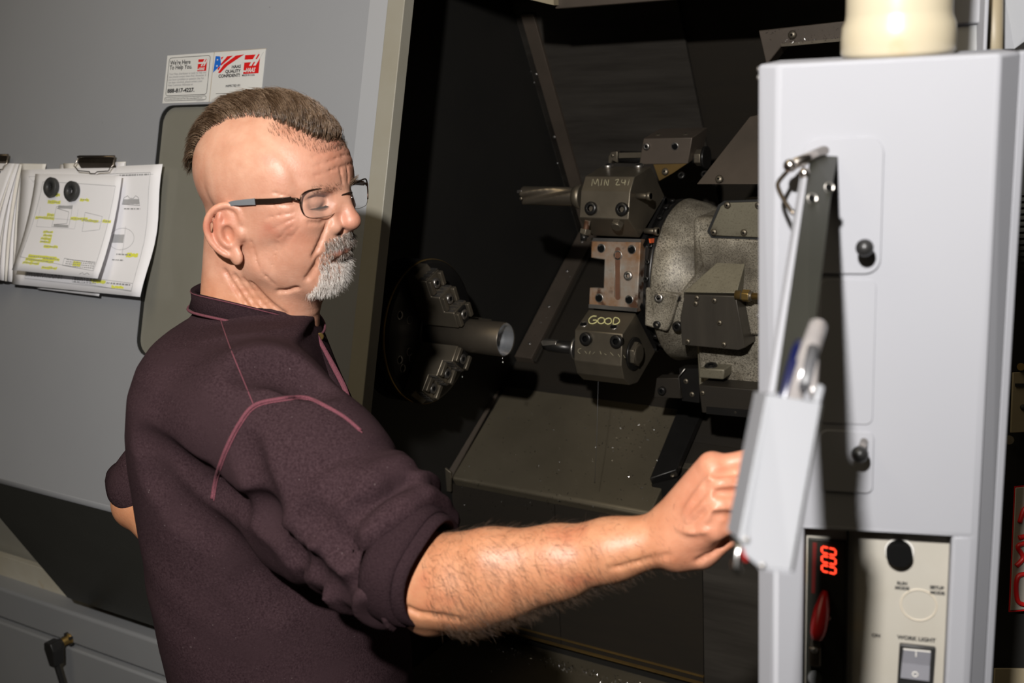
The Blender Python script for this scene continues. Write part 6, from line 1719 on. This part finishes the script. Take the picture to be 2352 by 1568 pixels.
# eyebrows, lashes
S_ = []
for s in (1, -1):
    msk = (np.abs(Rh*s-.030) < .020) & (np.abs(Uh-.0235-.0*Fh) < .0042) & (Fh > .066)
    P0, N0 = pick(msk, 110)
    for p, n_ in zip(P0, N0):
        d_ = norm(n_*.35+np.array((-.15, .8*s, .35))+rng.normal(0, .15, 3)); S_.append(([HW(p), HW(p+d_*.004), HW(p+d_*.0085)], .8, 0))
    for k in range(70):
        t = k/69; p = np.array((.0895-.010*t**2, s*(.021+.027*t), .0010-.0010*math.sin(math.pi*t)))
        S_.append(([HW(p), HW(p+np.array((.003, s*.001, -.0012))), HW(p+np.array((.0055, s*.002, -.0010)))], .8, 1))
strands('eyebrows', S_, [M['hair'], M['lash']], person, width=.00022)
# arm hair
an_ = np.zeros_like(av); f3 = np.cross(av[af[:, 2]]-av[af[:, 0]], av[af[:, 3]]-av[af[:, 1]])
for k in range(4): np.add.at(an_, af[:, k], f3)
an_ /= np.linalg.norm(an_, axis=1)[:, None]+1e-12
axf = norm(JW-JE); tt = ((av-JE) @ axf)/np.linalg.norm(JW-JE)
pr = np.where((tt > .06) & (tt < 1.12), np.clip(1.15-tt, .08, 1), 0); pr = pr/pr.sum()
jj = rng.choice(len(av), 6500, p=pr); S_ = []
for j in jj:
    p = av[j]+rng.normal(0, .001, 3); n_ = an_[j]; l_ = rng.uniform(.006, .017)*(1 if tt[j] < .8 else .6)
    circ = np.cross(axf, n_); d_ = norm(n_*.28+axf*.45-uz*.55+circ*rng.normal(0, .35)+rng.normal(0, .18, 3)); d_ = norm(d_-n_*max(0, (d_ @ n_)-.4))
    S_.append(([p, p+d_*l_*.5+n_*.0012, p+d_*l_+n_*.0003], rng.uniform(.6, 1.1), 0))
strands('arm_hair', S_, [M['arm_h']], person, width=.00011)

# ------------------------------------------------------------------ eyeglasses (worn)
gl = empty('eyeglasses', HW((.095, 0, .0)), 'half-rim eyeglasses with brown metal frame and grey temple tips', 'glasses')
def HG(p): return HW((p[0]-.13*p[1], p[1], p[2]))      # the pair sits a little turned on the nose
def lens_pts(s, n_=40):
    c = np.array((.0995, s*.0385, .0070)); w_, h_ = .0275, .0172; out = []
    for i in range(n_):
        t = 2*math.pi*i/n_; x = math.copysign(abs(math.cos(t))**.50, math.cos(t))*w_; y = math.copysign(abs(math.sin(t))**.62, math.sin(t))*h_
        if y < 0: x *= 1-.10*(-y/h_)
        F_2 = c[0]-.22*x-.05*y-5*x*x
        out.append(np.array((F_2, c[1]+s*x, c[2]+y)))
    return out
M['lens'] = mat('clear_spectacle_lens', (.75, .73, .70), rough=.04, alpha=.045, spec=.9)
M['frame'] = mat('brown_metal_frame', (.060, .035, .024), rough=.25, metal=.8)
M['tip'] = mat('grey_temple_tip', (.14, .15, .16), rough=.5)
for s in (1, -1):
    lp = lens_pts(s); W_ = [HG(p) for p in lp]; cen = HG(np.mean(lp, 0)+np.array((.0012, 0, 0)))
    b_ = MB(); n_ = len(W_); bkv = HR[:, 0]*-.0014
    b_.add(W_+[cen], [(i, (i+1) % n_, n_) for i in range(n_)], True); b_.add([p+bkv for p in W_]+[cen+bkv], [((i+1) % n_, i, n_) for i in range(n_)], True)
    b_.add(W_+[p+bkv for p in W_], [(i, n_+i, n_+(i+1) % n_, (i+1) % n_) for i in range(n_)], True)
    b_.build('lens', M['lens'], gl)
    topi = [i for i in range(n_) if lp[i][2] > .0060-.004]
    order = sorted(topi, key=lambda i: -s*0+lp[i][1]*s)
    loop = [W_[i]+HR[:, 0]*.0003 for i in (list(range(n_-3, n_))+list(range(0, n_//2+4)))]
    MB().tube(loop, .00095, 8).build('upper_rim', M['frame'], gl)
    low = [W_[i] for i in range(n_//2+3, n_-2)]
    MB().tube(low, .00038, 6).build('lower_wire', M['nickel'], gl)
    hg = lp[0]; h0_ = HG((hg[0]-.001, hg[1]+s*.0005, hg[2]+.006)); h1_ = HG((hg[0]-.008, s*.0705, .0150)); h2_ = HW((.030, s*.0835, .0100)); h3_ = HW((-.004, s*.0850, .0045)); h4_ = HW((-.022, s*.0810, -.006))
    MB().tube([h0_, HG((hg[0]-.002, s*.0680, .0145)), h1_], .0017, 8).build('hinge', M['frame'], gl)
    def flat(pts, w_, t_, m, name):
        pts = smooth_curve(pts, 6); b2 = MB(); n2_ = len(pts); V2 = []
        for i, p in enumerate(pts):
            d_ = norm(pts[min(i+1, n2_-1)]-pts[max(i-1, 0)]); o_ = norm(np.cross(d_, HR[:, 2])); u_ = np.cross(o_, d_)
            ww = w_[0]+(w_[1]-w_[0])*i/(n2_-1)
            V2 += [p+u_*ww+o_*t_, p-u_*ww+o_*t_, p-u_*ww-o_*t_, p+u_*ww-o_*t_]
        F2 = [(4*i+k, 4*i+(k+1) % 4, 4*i+4+(k+1) % 4, 4*i+4+k) for i in range(n2_-1) for k in range(4)]+[(0, 1, 2, 3)[::-1], tuple(4*(n2_-1)+k for k in range(4))]
        b2.add(V2, F2); return b2.build(name, m, gl, bevel=.0004)
    flat([h1_, HW((.055, s*.0795, .0125)), h2_], (.0030, .0034), .0007, M['frame'], 'temple')
    flat([h2_, HW((.012, s*.0850, .0075)), h3_, h4_], (.0040, .0022), .0012, M['tip'], 'temple_tip')
    MB().tube([HG((.1060, s*.0105, .008)), HG((.1040, s*.0120, .001)), HG((.0995, s*.0130, -.003))], .0005, 6).build('pad_arm', M['nickel'], gl)
    MB().ball(HG((.0985, s*.0130, -.0040)), .0030, 12, 8, ax=HR[:, 1]).build('nose_pad', M['clear'], gl)
MB().tube(smooth_curve([HG((.1050, -.0112, .0120)), HG((.1100, -.004, .0145)), HG((.1100, .004, .0145)), HG((.1050, .0112, .0120))], 5), .0011, 8).build('bridge', M['frame'], gl)
